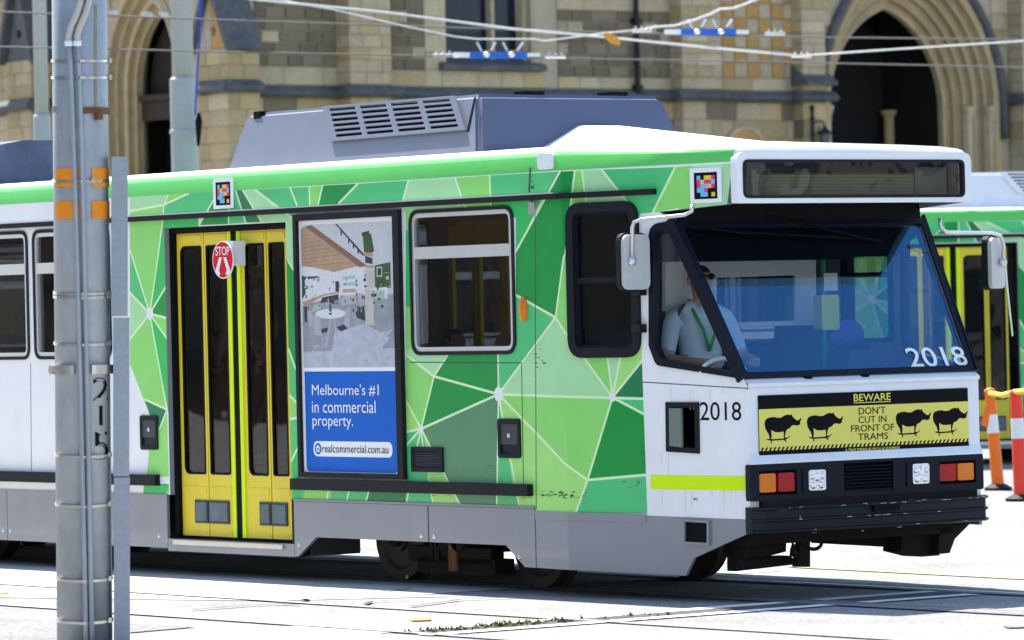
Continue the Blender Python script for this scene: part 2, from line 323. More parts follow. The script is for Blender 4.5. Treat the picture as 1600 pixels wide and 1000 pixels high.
LIV = [  # printed facets, photo pixels
 (iP, [(203, 307), (263, 304), (256, 320), (203, 330)]), (iL, [(203, 330), (256, 320), (254, 345), (203, 345)]), (iL, [(263, 304), (295, 302), (256, 320)]),
 (iM, [(256, 320), (295, 302), (345, 299), (320, 332), (254, 336)]), (iD, [(338, 299), (357, 298), (357, 350), (310, 352)]), (iM, [(357, 298), (368, 297), (384, 348), (357, 350)]),
 (iX, [(368, 297), (379, 297), (409, 347), (384, 348)]), (iP, [(379, 297), (398, 296), (430, 323), (463, 346), (463, 430), (447, 404), (447, 347), (409, 347)]), (iM, [(398, 296), (453, 293), (464, 321), (464, 346), (430, 323)]),
 (iM, [(453, 293), (483, 292), (484, 322), (464, 322)]), (iL, [(483, 292), (504, 290), (497, 322), (484, 322)]), (iD, [(504, 290), (559, 287), (529, 322), (497, 322)]),
 (iM, [(559, 287), (638, 282), (629, 318), (527, 322)]), (iP, [(638, 282), (711, 278), (730, 335), (636, 345), (629, 318)]), (iL, [(711, 278), (765, 274), (767, 335), (730, 335)]),
 (iM, [(765, 274), (875, 268), (853, 303), (800, 330), (766, 330)]), (iB, [(766, 310), (851, 303), (806, 393), (806, 340), (766, 330)]),
 (iD, [(875, 268), (898, 267), (891, 330), (881, 400), (868, 496), (806, 461), (806, 393), (853, 303)]), (iL, [(898, 267), (909, 266), (917, 325), (891, 325)]),
 (iP, [(909, 266), (940, 265), (1000, 340), (960, 325), (917, 325)]), (iM, [(940, 265), (1055, 261), (1018, 336), (998, 338)]), (iL, [(1055, 261), (1085, 259), (1087, 326), (1018, 334)]),
 (iP, [(1085, 259), (1150, 255), (1140, 321), (1087, 326)]), (iM, [(803, 461), (868, 496), (833, 548), (779, 616), (778, 545), (806, 545)]),
 (iP, [(868, 496), (888, 520), (911, 557), (957, 621), (779, 616), (833, 548)]), (iL, [(881, 400), (895, 400), (895, 530), (868, 496)]),
 (iL, [(905, 548), (948, 548), (957, 621)]), (iP, [(948, 548), (971, 548), (957, 621)]), (iE, [(971, 548), (1003, 540), (1003, 564), (957, 621)]),
 (iX, [(1003, 564), (1007, 623), (957, 621)]), (iM, [(1007, 623), (1008, 648), (957, 621)]), (iD, [(957, 621), (1008, 648), (1010, 742), (918, 750)]),
 (iM, [(918, 750), (1010, 742), (1012, 802), (900, 802)]), (iL, [(779, 616), (957, 621), (918, 750), (880, 722), (841, 680)]), (iE, [(779, 616), (841, 680), (880, 722), (918, 750), (900, 802), (801, 802), (801, 755)]),
 (iM, [(779, 616), (802, 760), (812, 795), (776, 795), (776, 755)]), (iY, [(658, 670), (779, 616), (776, 795), (725, 795), (699, 753), (671, 695)]),
 (iD, [(678, 588), (779, 616), (658, 670)]), (iD, [(678, 588), (702, 545), (778, 545), (779, 616)]), (iP, [(634, 540), (705, 540), (678, 588), (634, 554)]), (iL, [(634, 554), (678, 588), (658, 670), (634, 625)]),
 (iE, [(634, 625), (658, 670), (634, 675)]), (iM, [(634, 675), (658, 670), (671, 695), (669, 752), (676, 790), (634, 790)]), (iE, [(663, 680), (671, 695), (699, 753), (722, 795), (680, 795), (669, 752)]),
 (iL, [(634, 330), (644, 330), (644, 545), (634, 545)]), (iB, [(634, 360), (644, 360), (644, 480), (634, 480)]),
 (iM, [(460, 755), (634, 755), (634, 790), (460, 790)]), (iL, [(480, 755), (520, 755), (515, 790), (470, 790)]), (iX, [(580, 755), (634, 755), (634, 790), (570, 790)]),
 (iD, [(447, 404), (470, 440), (470, 600), (452, 545), (447, 540)]), (iM, [(447, 530), (452, 545), (470, 598), (470, 640), (447, 610)]), (iL, [(447, 608), (470, 636), (470, 653), (447, 656)]), (iM, [(447, 656), (470, 653), (470, 790), (447, 790)]), (iB, [(447, 735), (470, 690), (470, 790), (447, 790)]),
 (iL, [(203, 345), (254, 342), (247, 400), (234, 490), (203, 390)]), (iM, [(203, 390), (234, 490), (203, 457)]), (iP, [(203, 457), (234, 490), (203, 530)]), (iL, [(203, 530), (234, 490), (261, 640), (264, 745), (229, 745), (237, 665), (238, 660), (203, 568)]),
 (iB, [(254, 336), (310, 345), (290, 352), (263, 354), (264, 440), (234, 490), (247, 400)]), (iD, [(234, 490), (264, 440), (264, 496)]), (iL, [(234, 490), (264, 496), (264, 532)]), (iB, [(234, 490), (264, 532), (264, 650)]),
 (iX, [(226, 624), (261, 640), (251, 668), (240, 664)]), (iB, [(225, 756), (264, 756), (264, 790), (222, 790)]), (iL, [(240, 790), (264, 765), (264, 790)]),
 (iB, [(262, 336), (310, 336), (310, 356), (262, 356)]),
]
regs = [(px2(p), k) for k, p in LIV]
whitecab = px2([(1000, 334), (1003, 560), (1012, 815), (1200, 815), (1180, 590), (1060, 325), (1030, 331)])
STK = [((203, 330), (256, 320)), ((256, 320), (295, 302)), ((263, 304), (256, 320)), ((256, 320), (254, 345)), ((254, 345), (247, 400)), ((247, 400), (234, 490)), ((335, 310), (311, 352)), ((357, 298), (357, 350)), ((368, 297), (384, 348)), ((379, 297), (409, 347)),
 ((398, 296), (463, 346)), ((453, 293), (464, 321)), ((483, 292), (484, 321)), ((504, 290), (497, 320)), ((559, 287), (529, 318)), ((638, 282), (629, 314)), ((711, 278), (729, 330)), ((765, 274), (767, 330)),
 ((875, 268), (806, 393)), ((898, 267), (891, 325)), ((909, 266), (917, 325)), ((940, 265), (1000, 341)), ((1055, 261), (1019, 334)), ((806, 461), (868, 496)), ((868, 496), (881, 400)), ((868, 496), (911, 557)), ((911, 557), (957, 621)), ((868, 496), (779, 616)),
 ((948, 550), (957, 621)), ((971, 550), (957, 621)), ((1003, 564), (957, 621)), ((1007, 623), (779, 616)), ((1008, 648), (957, 621)), ((957, 621), (918, 750)), ((918, 750), (1010, 742)), ((918, 750), (900, 800)), ((779, 616), (841, 680)), ((841, 680), (880, 722)), ((880, 722), (918, 750)),
 ((779, 616), (776, 792)), ((779, 616), (812, 795)), ((779, 616), (785, 655)), ((779, 616), (778, 548)), ((678, 588), (779, 616)), ((678, 588), (658, 670)), ((658, 670), (779, 616)), ((678, 588), (634, 554)), ((678, 588), (701, 552)), ((658, 670), (634, 625)), ((658, 670), (634, 675)), ((658, 670), (634, 697)),
 ((658, 670), (651, 700)), ((658, 670), (661, 700)), ((658, 670), (722, 795)), ((669, 745), (677, 790)), ((450, 408), (466, 434)), ((451, 545), (468, 594)), ((451, 616), (468, 634)), ((452, 655), (470, 652)), ((453, 725), (470, 690)),
 ((203, 390), (234, 490)), ((203, 457), (234, 490)), ((203, 530), (234, 490)), ((234, 490), (264, 440)), ((234, 490), (264, 498)), ((234, 490), (264, 534)), ((234, 490), (261, 642)), ((226, 624), (261, 640)), ((261, 640), (250, 668)), ((515, 755), (509, 790)), ((548, 755), (540, 790)), ((580, 755), (570, 790)), ((638, 770), (634, 790))]
for a, b in STK: regs.append((stroke(suv(*a), suv(*b), 0.019), iW))
for c, r in (((779, 616), 0.055), ((658, 670), 0.03), ((957, 621), 0.032), ((234, 490), 0.052)): regs.append((disc(suv(*c), r), 0))
regs.append((whitecab, 0))
left_edge = suv(203, 500)[0]
regs = [(p, k) for p, k in regs if len(p) >= 3]
side_holes = [win_main, win_cab, win2, doorhole, quarter, locker] + wins_left + rearwins
extr('side_wall', out, smap, -0.05, 0.0, GM_, tram, holes=side_holes, regions=regs, lines=[((0, 0), (0, 4))], rim=iI, back=iI)
# ---- far side wall, same build, plain
fw = [winat(-13.0 - k * 1.35, -13.0 - k * 1.35 + 1.2) for k in range(6)] + [winat(-6.5 + k * 1.36, -6.5 + k * 1.36 + 1.24) for k in range(0, 1)] + [winat(-1.95, -0.72), win_cab]
fdoor = rect((-4.95, -0.2), (-3.35, door_z1))
outF = [p for p in out]
extr('far_side_wall', outF, smapF, -0.05, 0.0, [GM, INT], tram, holes=fw + [quarter, fdoor], lines=[((0, 0), (0, 4))], rim=1, back=1)
# ---- roof: cove and top
prof = [(0.0, ZC), (0.001, 3.092), (0.010, 3.192), (0.014, 3.202), (0.042, 3.232), (0.09, 3.25), (0.25, 3.275), (0.62, 3.295)]
secs = [SR, -15, -10, -5, -2.5, 0.0, 0.8, suv(1145, 258)[0]]
rb = MB(); n = len(prof) * 2 + 1
for u in secs:
    base = smap(u, 0, 0); hw = -base.y
    kz = 1 - 0.42 * max(0, min(1, u / secs[-1])); zz = lambda z: ZC + (z - ZC) * kz
    row = [Vector((base.x, -hw + a, zz(z))) for a, z in prof] + [Vector((base.x, 0, zz(3.31)))] + [Vector((base.x, hw - a, zz(z))) for a, z in reversed(prof)]
    rb.v += row
for i in range(len(secs) - 1):
    for j in range(n - 1):
        a = i * n + j; rb.f.append((a, a + n, a + n + 1, a + 1)); rb.m.append(0 if j < 4 or j >= n - 5 else 1)
rb.f.append(tuple(range(n))); rb.m.append(1); rb.f.append(tuple((len(secs) - 1) * n + j for j in range(n))[::-1]); rb.m.append(1)
ro = rb.build('roof', [GC, ROOFW], tram, smooth=True)
# ---- inner ceiling, floor, rear end
MB().box((XR, -1.27, 2.93), (3.1, 1.27, 2.96)).build('ceiling_panel', INT, tram)
extr('floor', [(XR, -1.14), (XB, -1.14), (4.5, -1.0), (4.5, 1.0), (XB, 1.14), (XR, 1.14)], lambda u, v, d: Vector((u, v, d)), 0.80, 0.86, INTD, tram)
MB().box((XR - 0.06, -W, 0.62), (XR, W, 3.2)).build('rear_wall', GM, tram)
MB().box((XR, -1.20, 0.50), (-2.6, 1.20, 0.79)).box((-2.45, -1.05, 0.62), (2.9, 1.05, 0.79)).box((2.4, -0.95, 0.40), (4.45, 0.95, 0.79)).box((-9.5, -1.0, 0.26), (-6.0, 1.0, 0.5)).box((-5.2, -1.0, 0.24), (-2.8, 1.0, 0.5)).build('underframe', UNDER, tram)
# ---- canopy with destination display
XC = suv(1145, 258); XCd = smap(XC[0], 0, 0).x
hc = -smap(XC[0], 0, 0).y
zc0 = onX(1136, 318, XCd).z; 
def cmap(u, v, d): return Vector((XCd + d, u, v))
def cuv(px, py, d=0.0): q = onX(px, py, XCd + d); return (q.y, q.z)
ctop = cuv(1320, 238, 0.045)[1]
cout = rr([(-hc - 0.005, zc0), (hc + 0.005, zc0), (hc + 0.005, ctop), (-hc - 0.005, ctop)], [0.02, 0.02, 0.07, 0.07])
g0 = cuv(1146, 247, 0.05); g1 = cuv(1503, 311, 0.05)
gz1 = cuv(1320, 249, 0.05)[1]; gz0 = cuv(1320, 309, 0.05)[1]
ghole = rr([(-hc + 0.05, gz0), (hc - 0.06, gz0), (hc - 0.06, gz1), (-hc + 0.05, gz1)], 0.05)
can = extr('canopy', cout, cmap, -0.02, 0.045, WHITE, tram, holes=[ghole])
extr('display_surround', ghole, cmap, 0.012, 0.050, BLKG, can, holes=[inset(ghole, 0.022)])
extr('display_glass', inset(ghole, 0.020), cmap, 0.030, 0.034, GDEST, can)
BLIND = pm('blind olive', (0.055, 0.065, 0.035), 0.7); BLINDL = pm('blind line', (0.26, 0.28, 0.17), 0.7); BFRAME = pm('blind frame', (0.12, 0.12, 0.11), 0.6)
b0 = cuv(1172, 0, -0.1)[0]; b1 = cuv(1472, 0, -0.1)[0]
extr('display_backing', inset(ghole, -0.02), cmap, -0.16, -0.15, BLKG, can)
extr('display_board', rect((b0, gz0 + 0.02), (b1, gz1 - 0.09)), cmap, -0.14, -0.12, BLIND, can)
sl = MB()
for k in range(14):
    z = gz0 + 0.03 + k * (gz1 - gz0 - 0.13) / 14; sl.box((XCd - 0.12, b0 + 0.01, z), (XCd - 0.112, b1 - 0.01, z + 0.005))
sl.build('display_slats', BLINDL, can)
extr('display_panel', rect((b1 - 0.30, gz0 + 0.02), (b1, gz1 - 0.05)), cmap, -0.11, -0.10, BFRAME, can)
extr('display_panel', rect((b0 - 0.02, gz0 + 0.02), (b0 + 0.02, gz1 - 0.07)), cmap, -0.105, -0.10, BFRAME, can)
# canopy underside and windscreen header
BLs = smap(*suv(1162, 592), 0); TLs = smap(*suv(1054, 345), 0)
sf = MB(); zs = zc0 + 0.004
sf.add([(XCd - 0.01, -hc + 0.01, zs), (XCd - 0.01, hc - 0.01, zs), (TLs.x - 0.25, 1.21, zs + 0.01), (TLs.x - 0.25, -1.21, zs + 0.01)], [(0, 1, 2, 3)])
sf.build('canopy_soffit', INK, can)
# ---- windscreen
wo = Vector((BLs.x, 0, BLs.z)); wv = Vector((TLs.x - BLs.x, 0, TLs.z - BLs.z)); wlen = wv.length; wv.normalize(); wnn = Vector((wv.z, 0, -wv.x))
def wmap(u, v, d): return wo + Vector((0, u, 0)) + wv * v + wnn * d
def wuv(px, py, d=0.0): q = onP(px, py, wo + wnn * d, wnn); return (q.y, (q - wo).dot(wv))
hb, ht = -BLs.y, -TLs.y
wout = [(-hb, 0.0), (hb, 0.0), (ht, wlen), (-ht, wlen)]
win_ = rr(inset(wout, 0.045), 0.03)
wf = extr('windscreen', wout, wmap, -0.04, 0.012, NAVY, tram, holes=[win_])
extr('windscreen_pane', inset(win_, -0.01), wmap, -0.012, -0.006, GFRONT, wf)
MB().box((TLs.x - 0.30, -1.13, TLs.z - 0.02), (TLs.x + 0.01, 1.13, zs)).build('windscreen_header', INK, wf)
# black sun band inside the top of the glass
q0 = wuv(1100, 405); 
extr('sun_band', [(-ht + 0.10, q0[1]), (0.35, q0[1]), (0.42, q0[1] + 0.02), (0.80, q0[1] + 0.02), (1.10, wlen - 0.1), (1.10, wlen - 0.05), (-ht + 0.06, wlen - 0.05)], wmap, -0.035, -0.030, INK, wf)
a = wuv(1424, 574); b = wuv(1503, 541)
num = text_mesh('number_lettering', '2018', (a[0], a[1] - 0.0, b[0] + 0.0, b[1]), wmap, 0.0, PWHITE, wf, 0.008)
for mf in (smap, smapF): extr('windscreen_pillar', stroke(suv(1048.5, 345), suv(1158.5, 591), 0.075), mf, 0.001, 0.018, NAVY, wf)
# wipers
for (p, q) in (((1080, 352), (1170, 366)), ((1200, 338), (1380, 378)), ((1150, 362), (1330, 372))):
    P = wmap(*wuv(*p, 0.03), 0.03); Q = wmap(*wuv(*q, 0.03), 0.03); MB().tube([P, Q], 0.009, 6).build('wiper', INK, tram)
# sill ledge below windscreen
fa = fuv(1172, 606); zsill = fuv(1350, 598)[1]
ld = MB(); ld.add([(BLs.x - 0.02, -hb - 0.002, BLs.z + 0.005), (BLs.x - 0.02, hb + 0.002, BLs.z + 0.005), (XF + 0.012, HF + 0.004, BLs.z - 0.035), (XF + 0.012, -HF - 0.004, BLs.z - 0.035), (XF + 0.012, HF + 0.004, BLs.z - 0.06), (XF + 0.012, -HF - 0.004, BLs.z - 0.06)], [(3, 2, 1, 0), (5, 4, 2, 3)])
ld.build('windscreen_sill', WHITE, tram)
for px in (1263, 1352): 
    c = fuv(px, 600, -0.03); MB().ell((XF - 0.03, c[0], BLs.z - 0.012), (0.015, 0.045, 0.018), 8, 5).build('sill_clip', INK, tram)
# ---- front panel
zf0 = fuv(1350, 760)[1]
fp = extr('front_panel', [(-HF, 0.60), (HF, 0.60), (HF, BLs.z - 0.06), (-HF, BLs.z - 0.06)], fmap, -0.03, 0.0, WHITE, tram)
rv = MB()
for k in range(24): rv.ell((XF, -1.0 + k * 2.0 / 23, BLs.z - 0.085), (0.003, 0.007, 0.007), 6, 4)
rv.build('rivet_row', WHITE, fp)
# sign board: black bands, yellow field, rhinos, hazard edge
SA = fuv(1185, 619, 0.01); SB = fuv(1512, 605, 0.01); SCx = fuv(1183, 713, 0.01); 
sz1 = (SA[1] + SB[1]) / 2; sz0 = fuv(1350, 707, 0.01)[1]; su0 = SA[0]; su1 = SB[0]; sw = su1 - su0; sh = sz1 - sz0
def sp(a, b): return (su0 + a * sw, sz1 - b * sh)
RH = [(0.0, .36), (.01, .25), (.05, .16), (.13, .12), (.25, .10), (.36, .14), (.46, .13), (.55, .06), (.64, .03), (.70, .06), (.745, .02), (.755, .09), (.80, .17), (.87, .25), (.93, .26), (.99, .16), (1.0, .22), (.97, .32), (.96, .42), (.88, .46), (.80, .43), (.74, .45), (.68, .54), (.60, .58), (.565, .70), (.545, .86), (.60, .88), (.68, .80), (.675, .84), (.60, .93), (.56, .945), (.585, 1.02), (.57, 1.06), (.52, .96), (.20, .965), (.19, 1.05), (.155, 1.08), (.17, .97), (.08, .94), (.02, .88), (.09, .90), (.135, .89), (.105, .72), (.06, .62), (.02, .52)]
RB = [(.18, .58), (.28, .66), (.40, .67), (.51, .65), (.515, .80), (.51, .90), (.175, .91), (.19, .78)]
sregs = [([sp(0, .225), sp(1, .225), sp(1, .90), sp(0, .90)], 1)]
for cx in (.025, .222, .645, .825):
    k = 0.172; hgt = .445; R_ = [sp(cx + x * k, .31 + y * hgt) for x, y in RH]; sregs.append((R_, 0)); sregs.append(([sp(cx + x * k, .31 + y * hgt) for x, y in RB], 1))
for k in range(52):
    x = k / 52; sregs.append(([sp(x + .004, .905), sp(x + .013, .905), sp(x + .021, .845), sp(x + .012, .845)], 0))
sregs = [([(min(max(u, su0 + 1e-4), su1 - 1e-4), v) for u, v in p], k) for p, k in sregs]
sg = extr('warning_sign', rect((su0, sz0), (su1, sz1)), fmap, 0.003, 0.010, [INK, SIGNY], tram, regions=sregs)
def tx(nm, s_, x0, y0, x1, y1, m, bold=0.0): p = sp(x0, y1); q = sp(x1, y0); return text_mesh(nm, s_, (p[0], p[1], q[0], q[1]), fmap, 0.0125, m, sg, bold)
tx('lettering', 'BEWARE', .445, .035, .622, .155, SIGNY, 0.012)
extr('lettering_underline', rect(sp(.445, .185), sp(.622, .172)), fmap, 0.011, 0.0125, SIGNY, sg)
tx('lettering', "DON'T", .468, .255, .596, .375, INK, 0.0); tx('lettering', 'CUT IN', .466, .405, .600, .515, INK, 0.0)
tx('lettering', 'FRONT OF', .430, .545, .636, .655, INK, 0.0); tx('lettering', 'TRAMS', .462, .685, .606, .795, INK, 0.0)
tx('lettering', 'A TRAM WEIGHS AS MUCH AS 30 RHINOS', .40, .925, .66, .965, SIGNY, 0.01)
# lower white lip between sign and lamp panel
LP = 0.055
lpA = fuv(1172, 727, LP); lpB = fuv(1536, 708, LP); lpC = fuv(1536, 764, LP); lpD = fuv(1175, 784, LP)
lz1 = (lpA[1] + lpB[1]) / 2; lz0 = (lpC[1] + lpD[1]) / 2; lu = (lpB[0] - lpA[0]) / 2; lc = (lpB[0] + lpA[0]) / 2
MB().add([(XF, -HF, lz1 + 0.07), (XF, HF, lz1 + 0.07), (XF + LP, lc + lu, lz1 + 0.012), (XF + LP, lc - lu, lz1 + 0.012), (XF + LP, lc + lu, lz1), (XF + LP, lc - lu, lz1), (XF, -HF, lz1), (XF, HF, lz1)], [(3, 2, 1, 0), (5, 4, 2, 3), (6, 5, 3, 0), (1, 2, 4, 7)]).build('front_lip', WHITE, fp)
def lx(px, py): return fuv(px, py, LP)
lampholes = [rr(fbox((1184, 739), (1246, 772), LP), 0.01), rr(fbox((1466, 718), (1526, 755), LP), 0.01)]
grilleh = fbox((1320, 722), (1395, 768), LP)
gz = lx(1358, 745)[1]
grilleh = rect((lx(1319, 745)[0], gz - 0.105), (lx(1396, 745)[0], gz + 0.105))
lampholes = [rect((lx(1186, 750)[0], lx(1215, 772)[1] - 0.005), (lx(1245, 750)[0], lx(1215, 736)[1] + 0.005)), rect((lx(1468, 740)[0], lx(1497, 754)[1] - 0.005), (lx(1525, 740)[0], lx(1497, 721)[1] + 0.005))]
hl = []
for c in ((1275, 750), (1437, 740)):
    q = lx(*c); hl.append(rect((q[0] - 0.125, q[1] - 0.085), (q[0] + 0.125, q[1] + 0.085)))
lpn = extr('lamp_panel', rr(rect((lc - lu, lz0), (lc + lu, lz1)), 0.02), fmap, 0.0, LP, NAVY, tram, holes=lampholes + [grilleh])
for k, hx in enumerate(lampholes):
    u0, v0 = hx[0]; u1, v1 = hx[2]
    extr('lamp_recess', inset(hx, -0.005), fmap, 0.001, 0.004, INK, lpn)
    um = (u0 + u1) / 2
    for nm, m, a, b in ((('indicator_lamp', AMBER, u0, um), ('tail_lamp', REDL, um, u1)) if k == 0 else (('tail_lamp', REDL, u0, um), ('indicator_lamp', AMBER, um, u1))):
        bb = rr(rect((a + 0.012, v0 + 0.02), (b - 0.012, v1 - 0.02)), 0.015)
        extr(nm, bb, fmap, 0.004, 0.045, m, lpn)
for hx in hl:
    extr('headlamp_plate', rr(hx, 0.008), fmap, LP, LP + 0.008, NAVY, lpn)
    cu_, cv_ = (hx[0][0] + hx[2][0]) / 2, (hx[0][1] + hx[2][1]) / 2
    h = MB(); extr('x', rr(rect((cu_ - 0.078, cv_ - 0.072), (cu_ + 0.078, cv_ + 0.072)), 0.02), fmap, LP + 0.008, LP + 0.016, CHROME, mb=h)
    for dx, dz, r in ((0, 0.022, 0.034), (-0.05, 0.025, 0.022), (0.05, 0.025, 0.022), (-0.038, -0.035, 0.028), (0.038, -0.035, 0.028)):
        h.ell((XF + LP + 0.014, cu_ + dx, cv_ + dz), (0.014, r, r), 12, 6)
    hh = h.build('headlamp', pm('headlamp clear', (0.8, 0.82, 0.85), 0.08, 0.85, var=0.1, bump=0.5, bscale=60), lpn, smooth=False)
extr('grille_back', grilleh, fmap, 0.002, 0.006, INK, lpn)
for k in range(8):
    z = grilleh[0][1] + 0.018 + k * 0.0235
    sl = MB(); sl.add([(XF + 0.02, grilleh[0][0] + 0.015, z + 0.016), (XF + 0.02, grilleh[2][0] - 0.015, z + 0.016), (XF + LP - 0.004, grilleh[2][0] - 0.015, z), (XF + LP - 0.004, grilleh[0][0] + 0.015, z), (XF + LP - 0.004, grilleh[2][0] - 0.015, z - 0.004), (XF + LP - 0.004, grilleh[0][0] + 0.015, z - 0.004)], [(0, 3, 2, 1), (3, 5, 4, 2)])
    sl.build('grille_slat', NAVY, lpn)
# ---- bumper: ribbed bar, bowed in plan
bz1 = onX(1350, 785, XF + 0.17).z; bz0 = onX(1350, 825, XF + 0.17).z
bm = MB(); NB = 30; bh = bz1 - bz0
bprof = [(-0.05, 1.0), (0.0, 1.0), (0.03, .96), (0.03, .90), (0.0, .86), (0.0, .55), (0.025, .51), (0.025, .45), (0.0, .41), (0.0, .12), (0.03, .08), (0.03, .02), (0.0, -.02), (-0.05, -.02)]
brow = []
BY0 = onX(1172, 812, XF + 0.03).y; BY1 = onX(1545, 790, XF + 0.06).y
for i in range(NB + 1):
    t = -1 + 2 * i / NB; y = BY0 + (BY1 - BY0) * (t + 1) / 2; x = XF + 0.17 - 0.08 * t * t - (0.06 * max(0, (abs(t) - 0.93) / 0.07) ** 2)
    for a_, b_ in bprof: bm.v.append(Vector((x + a_, y, bz0 + b_ * bh)))
m_ = len(bprof)
for i in range(NB):
    for j in range(m_ - 1): q = i * m_ + j; bm.f.append((q, q + 1, q + m_ + 1, q + m_)); bm.m.append(0)
bm.f.append(tuple(range(m_))[::-1]); bm.f.append(tuple(NB * m_ + j for j in range(m_))); bm.m += [0, 0]
bumm = pm('bumper', (0.012, 0.016, 0.023), 0.5, var=0.2, dirt=0.2, dirtcol=(0.035, 0.035, 0.04), dscale=4, spec=0.15)
bum = bm.build('bumper', bumm, tram)
CHIP = pm('chipped primer', (0.55, 0.47, 0.40), 0.7, var=0.4, scale=40)
random.seed(11); ch = MB()
for k in range(46):
    t = random.uniform(-0.95, 0.95); y = BY0 + (BY1 - BY0) * (t + 1) / 2; x = XF + 0.17 - 0.08 * t * t + 0.031
    z = bz0 + bh * random.choice([.93, .93, .93, .97, .48, .48, .05]); L_ = random.uniform(0.01, 0.07)
    if random.random() < 0.25: z += random.uniform(-0.03, 0.02); x -= 0.03
    hgt = random.uniform(0.002, 0.006); ch.add([(x + 0.001, y, z), (x + 0.001, y + L_, z + random.uniform(-.002, .002)), (x + 0.001, y + L_ * .8, z + hgt), (x + 0.001, y + L_ * .2, z + hgt * .7)], [(0, 1, 2, 3)])
ch.build('paint_chips', CHIP, bum)
c = onX(1390, 792, XF + 0.20); MB().box((c.x - 0.03, c.y - 0.14, c.z - 0.028), (c.x - 0.002, c.y + 0.10, c.z + 0.028)).build('bumper_slot', INK, bum)
MB().box((XF - 0.05, -1.0, bz0 + 0.02), (XF + 0.05, 1.0, bz1 + 0.08)).build('bumper_mount', UNDER, tram)
# corner white fairing at bumper end
# ---- under the nose
un = MB()
un.box((3.9, -0.95, 0.45), (4.55, 0.95, 0.70))
un.build('nose_frame', UNDER, tram)
def fplate(nm, pts, X, th, m=UNDER):
    P = [onX(a, b, X) for a, b in pts]; extr(nm, [(q.y, q.z) for q in P], lambda u, v, d: Vector((X + d, u, v)), -th, 0, m, tram)
fplate('lifeguard_plate', [(1185, 825), (1230, 825), (1228, 862), (1205, 868), (1165, 872), (1165, 845)], 4.3, 0.25)
fplate('coupler_bracket', [(1252, 840), (1266, 840), (1266, 886), (1246, 886)], 4.4, 0.06)
fplate('underbox', [(1300, 826), (1420, 818), (1420, 856), (1366, 853), (1310, 850)], 4.2, 0.3)
fplate('step_hanger', [(1412, 820), (1470, 815), (1468, 868), (1440, 870), (1408, 862)], 4.35, 0.2)
fplate('side_stay', [(1470, 812), (1522, 812), (1492, 842), (1484, 864), (1466, 866)], 4.45, 0.10)  # sloping front edge of the far side's skirt
fplate('brake_arm', [(1150, 872), (1232, 868), (1244, 874), (1242, 882), (1150, 893)], 4.2, 0.10)
P = onX(1272, 846, 4.4); hk = MB(); hk.tube([P + Vector((0, 0.07 * math.cos(t), 0.045 * math.sin(t) - 0.01)) for t in [math.pi * k / 8 for k in range(8, 17)]], 0.014, 6); hk.build('tow_hook', UNDER, tram)
P = onX(1240, 870, 4.42); MB().tube([P, P + Vector((0, 0, 0.05)), P + Vector((0, 0.0, 0.09))], [0.03, 0.025, 0.012], 8).tube([P + Vector((0, 0, .09)), P + Vector((0, -0.03, .12)), P + Vector((0, -.02, .17))], 0.008, 6).build('coupler_pin', UNDER, tram)
tag(bum.children[0], kind='stuff'); tag(fp.children[0], kind='stuff')
# ---- windows of the near and far sides
def window(mapf, poly, kind='alu', tr=None, parent=tram):
    if kind == 'alu':
        w = extr('window', inset(poly, -0.012), mapf, -0.052, 0.012, BLACK, parent, holes=[inset(poly, 0.016)])
        extr('frame', inset(poly, 0.014), mapf, -0.040, 0.004, ALU, w, holes=[inset(poly, 0.048)])
    else:
        w = extr('window', inset(poly, -0.015), mapf, -0.052, 0.026, BLACK, parent, holes=[inset(poly, 0.058)])
        extr('frame', inset(poly, 0.054), mapf, -0.045, 0.010, NAVY, w, holes=[inset(poly, 0.074)])
    k = 0.046 if kind == 'alu' else 0.072
    u0 = min(p[0] for p in poly) + k; u1 = max(p[0] for p in poly) - k; v0 = min(p[1] for p in poly) + k; v1 = max(p[1] for p in poly) - k
    if tr:
        h = 0.045 if kind == 'alu' else 0.02
        extr('transom', rect((u0 - 0.01, tr - h), (u1 + 0.01, tr + h)), mapf, -0.040, 0.006, ALU if kind == 'alu' else BLACK, w)
        extr('pane', rr(rect((u0, tr + h), (u1, v1)), 0.03), mapf, -0.022, -0.017, GSIDE, w)
        extr('pane', rr(rect((u0, v0), (u1, tr - h)), 0.05), mapf, -0.030, -0.025, GSIDE, w)
    else: extr('pane', inset(poly, k), mapf, -0.030, -0.025, GSIDE, w)
    return w
trz = suv(720, 393)[1]
for p in [win_main, win2] + wins_left + rearwins: window(smap, p, 'alu', trz)
window(smap, win_cab, 'blk', suv(945, 437)[1])
for p in fw[:-1]: window(smapF, p, 'alu', trz)
window(smapF, win_cab, 'blk', suv(945, 437)[1])
for mf in (smap, smapF):
    w = extr('quarter_window', inset(quarter, -0.004), mf, -0.05, 0.014, NAVY, tram, holes=[qhole])
    extr('pane', inset(qhole, -0.006), mf, -0.028, -0.024, GCLEAR, w)
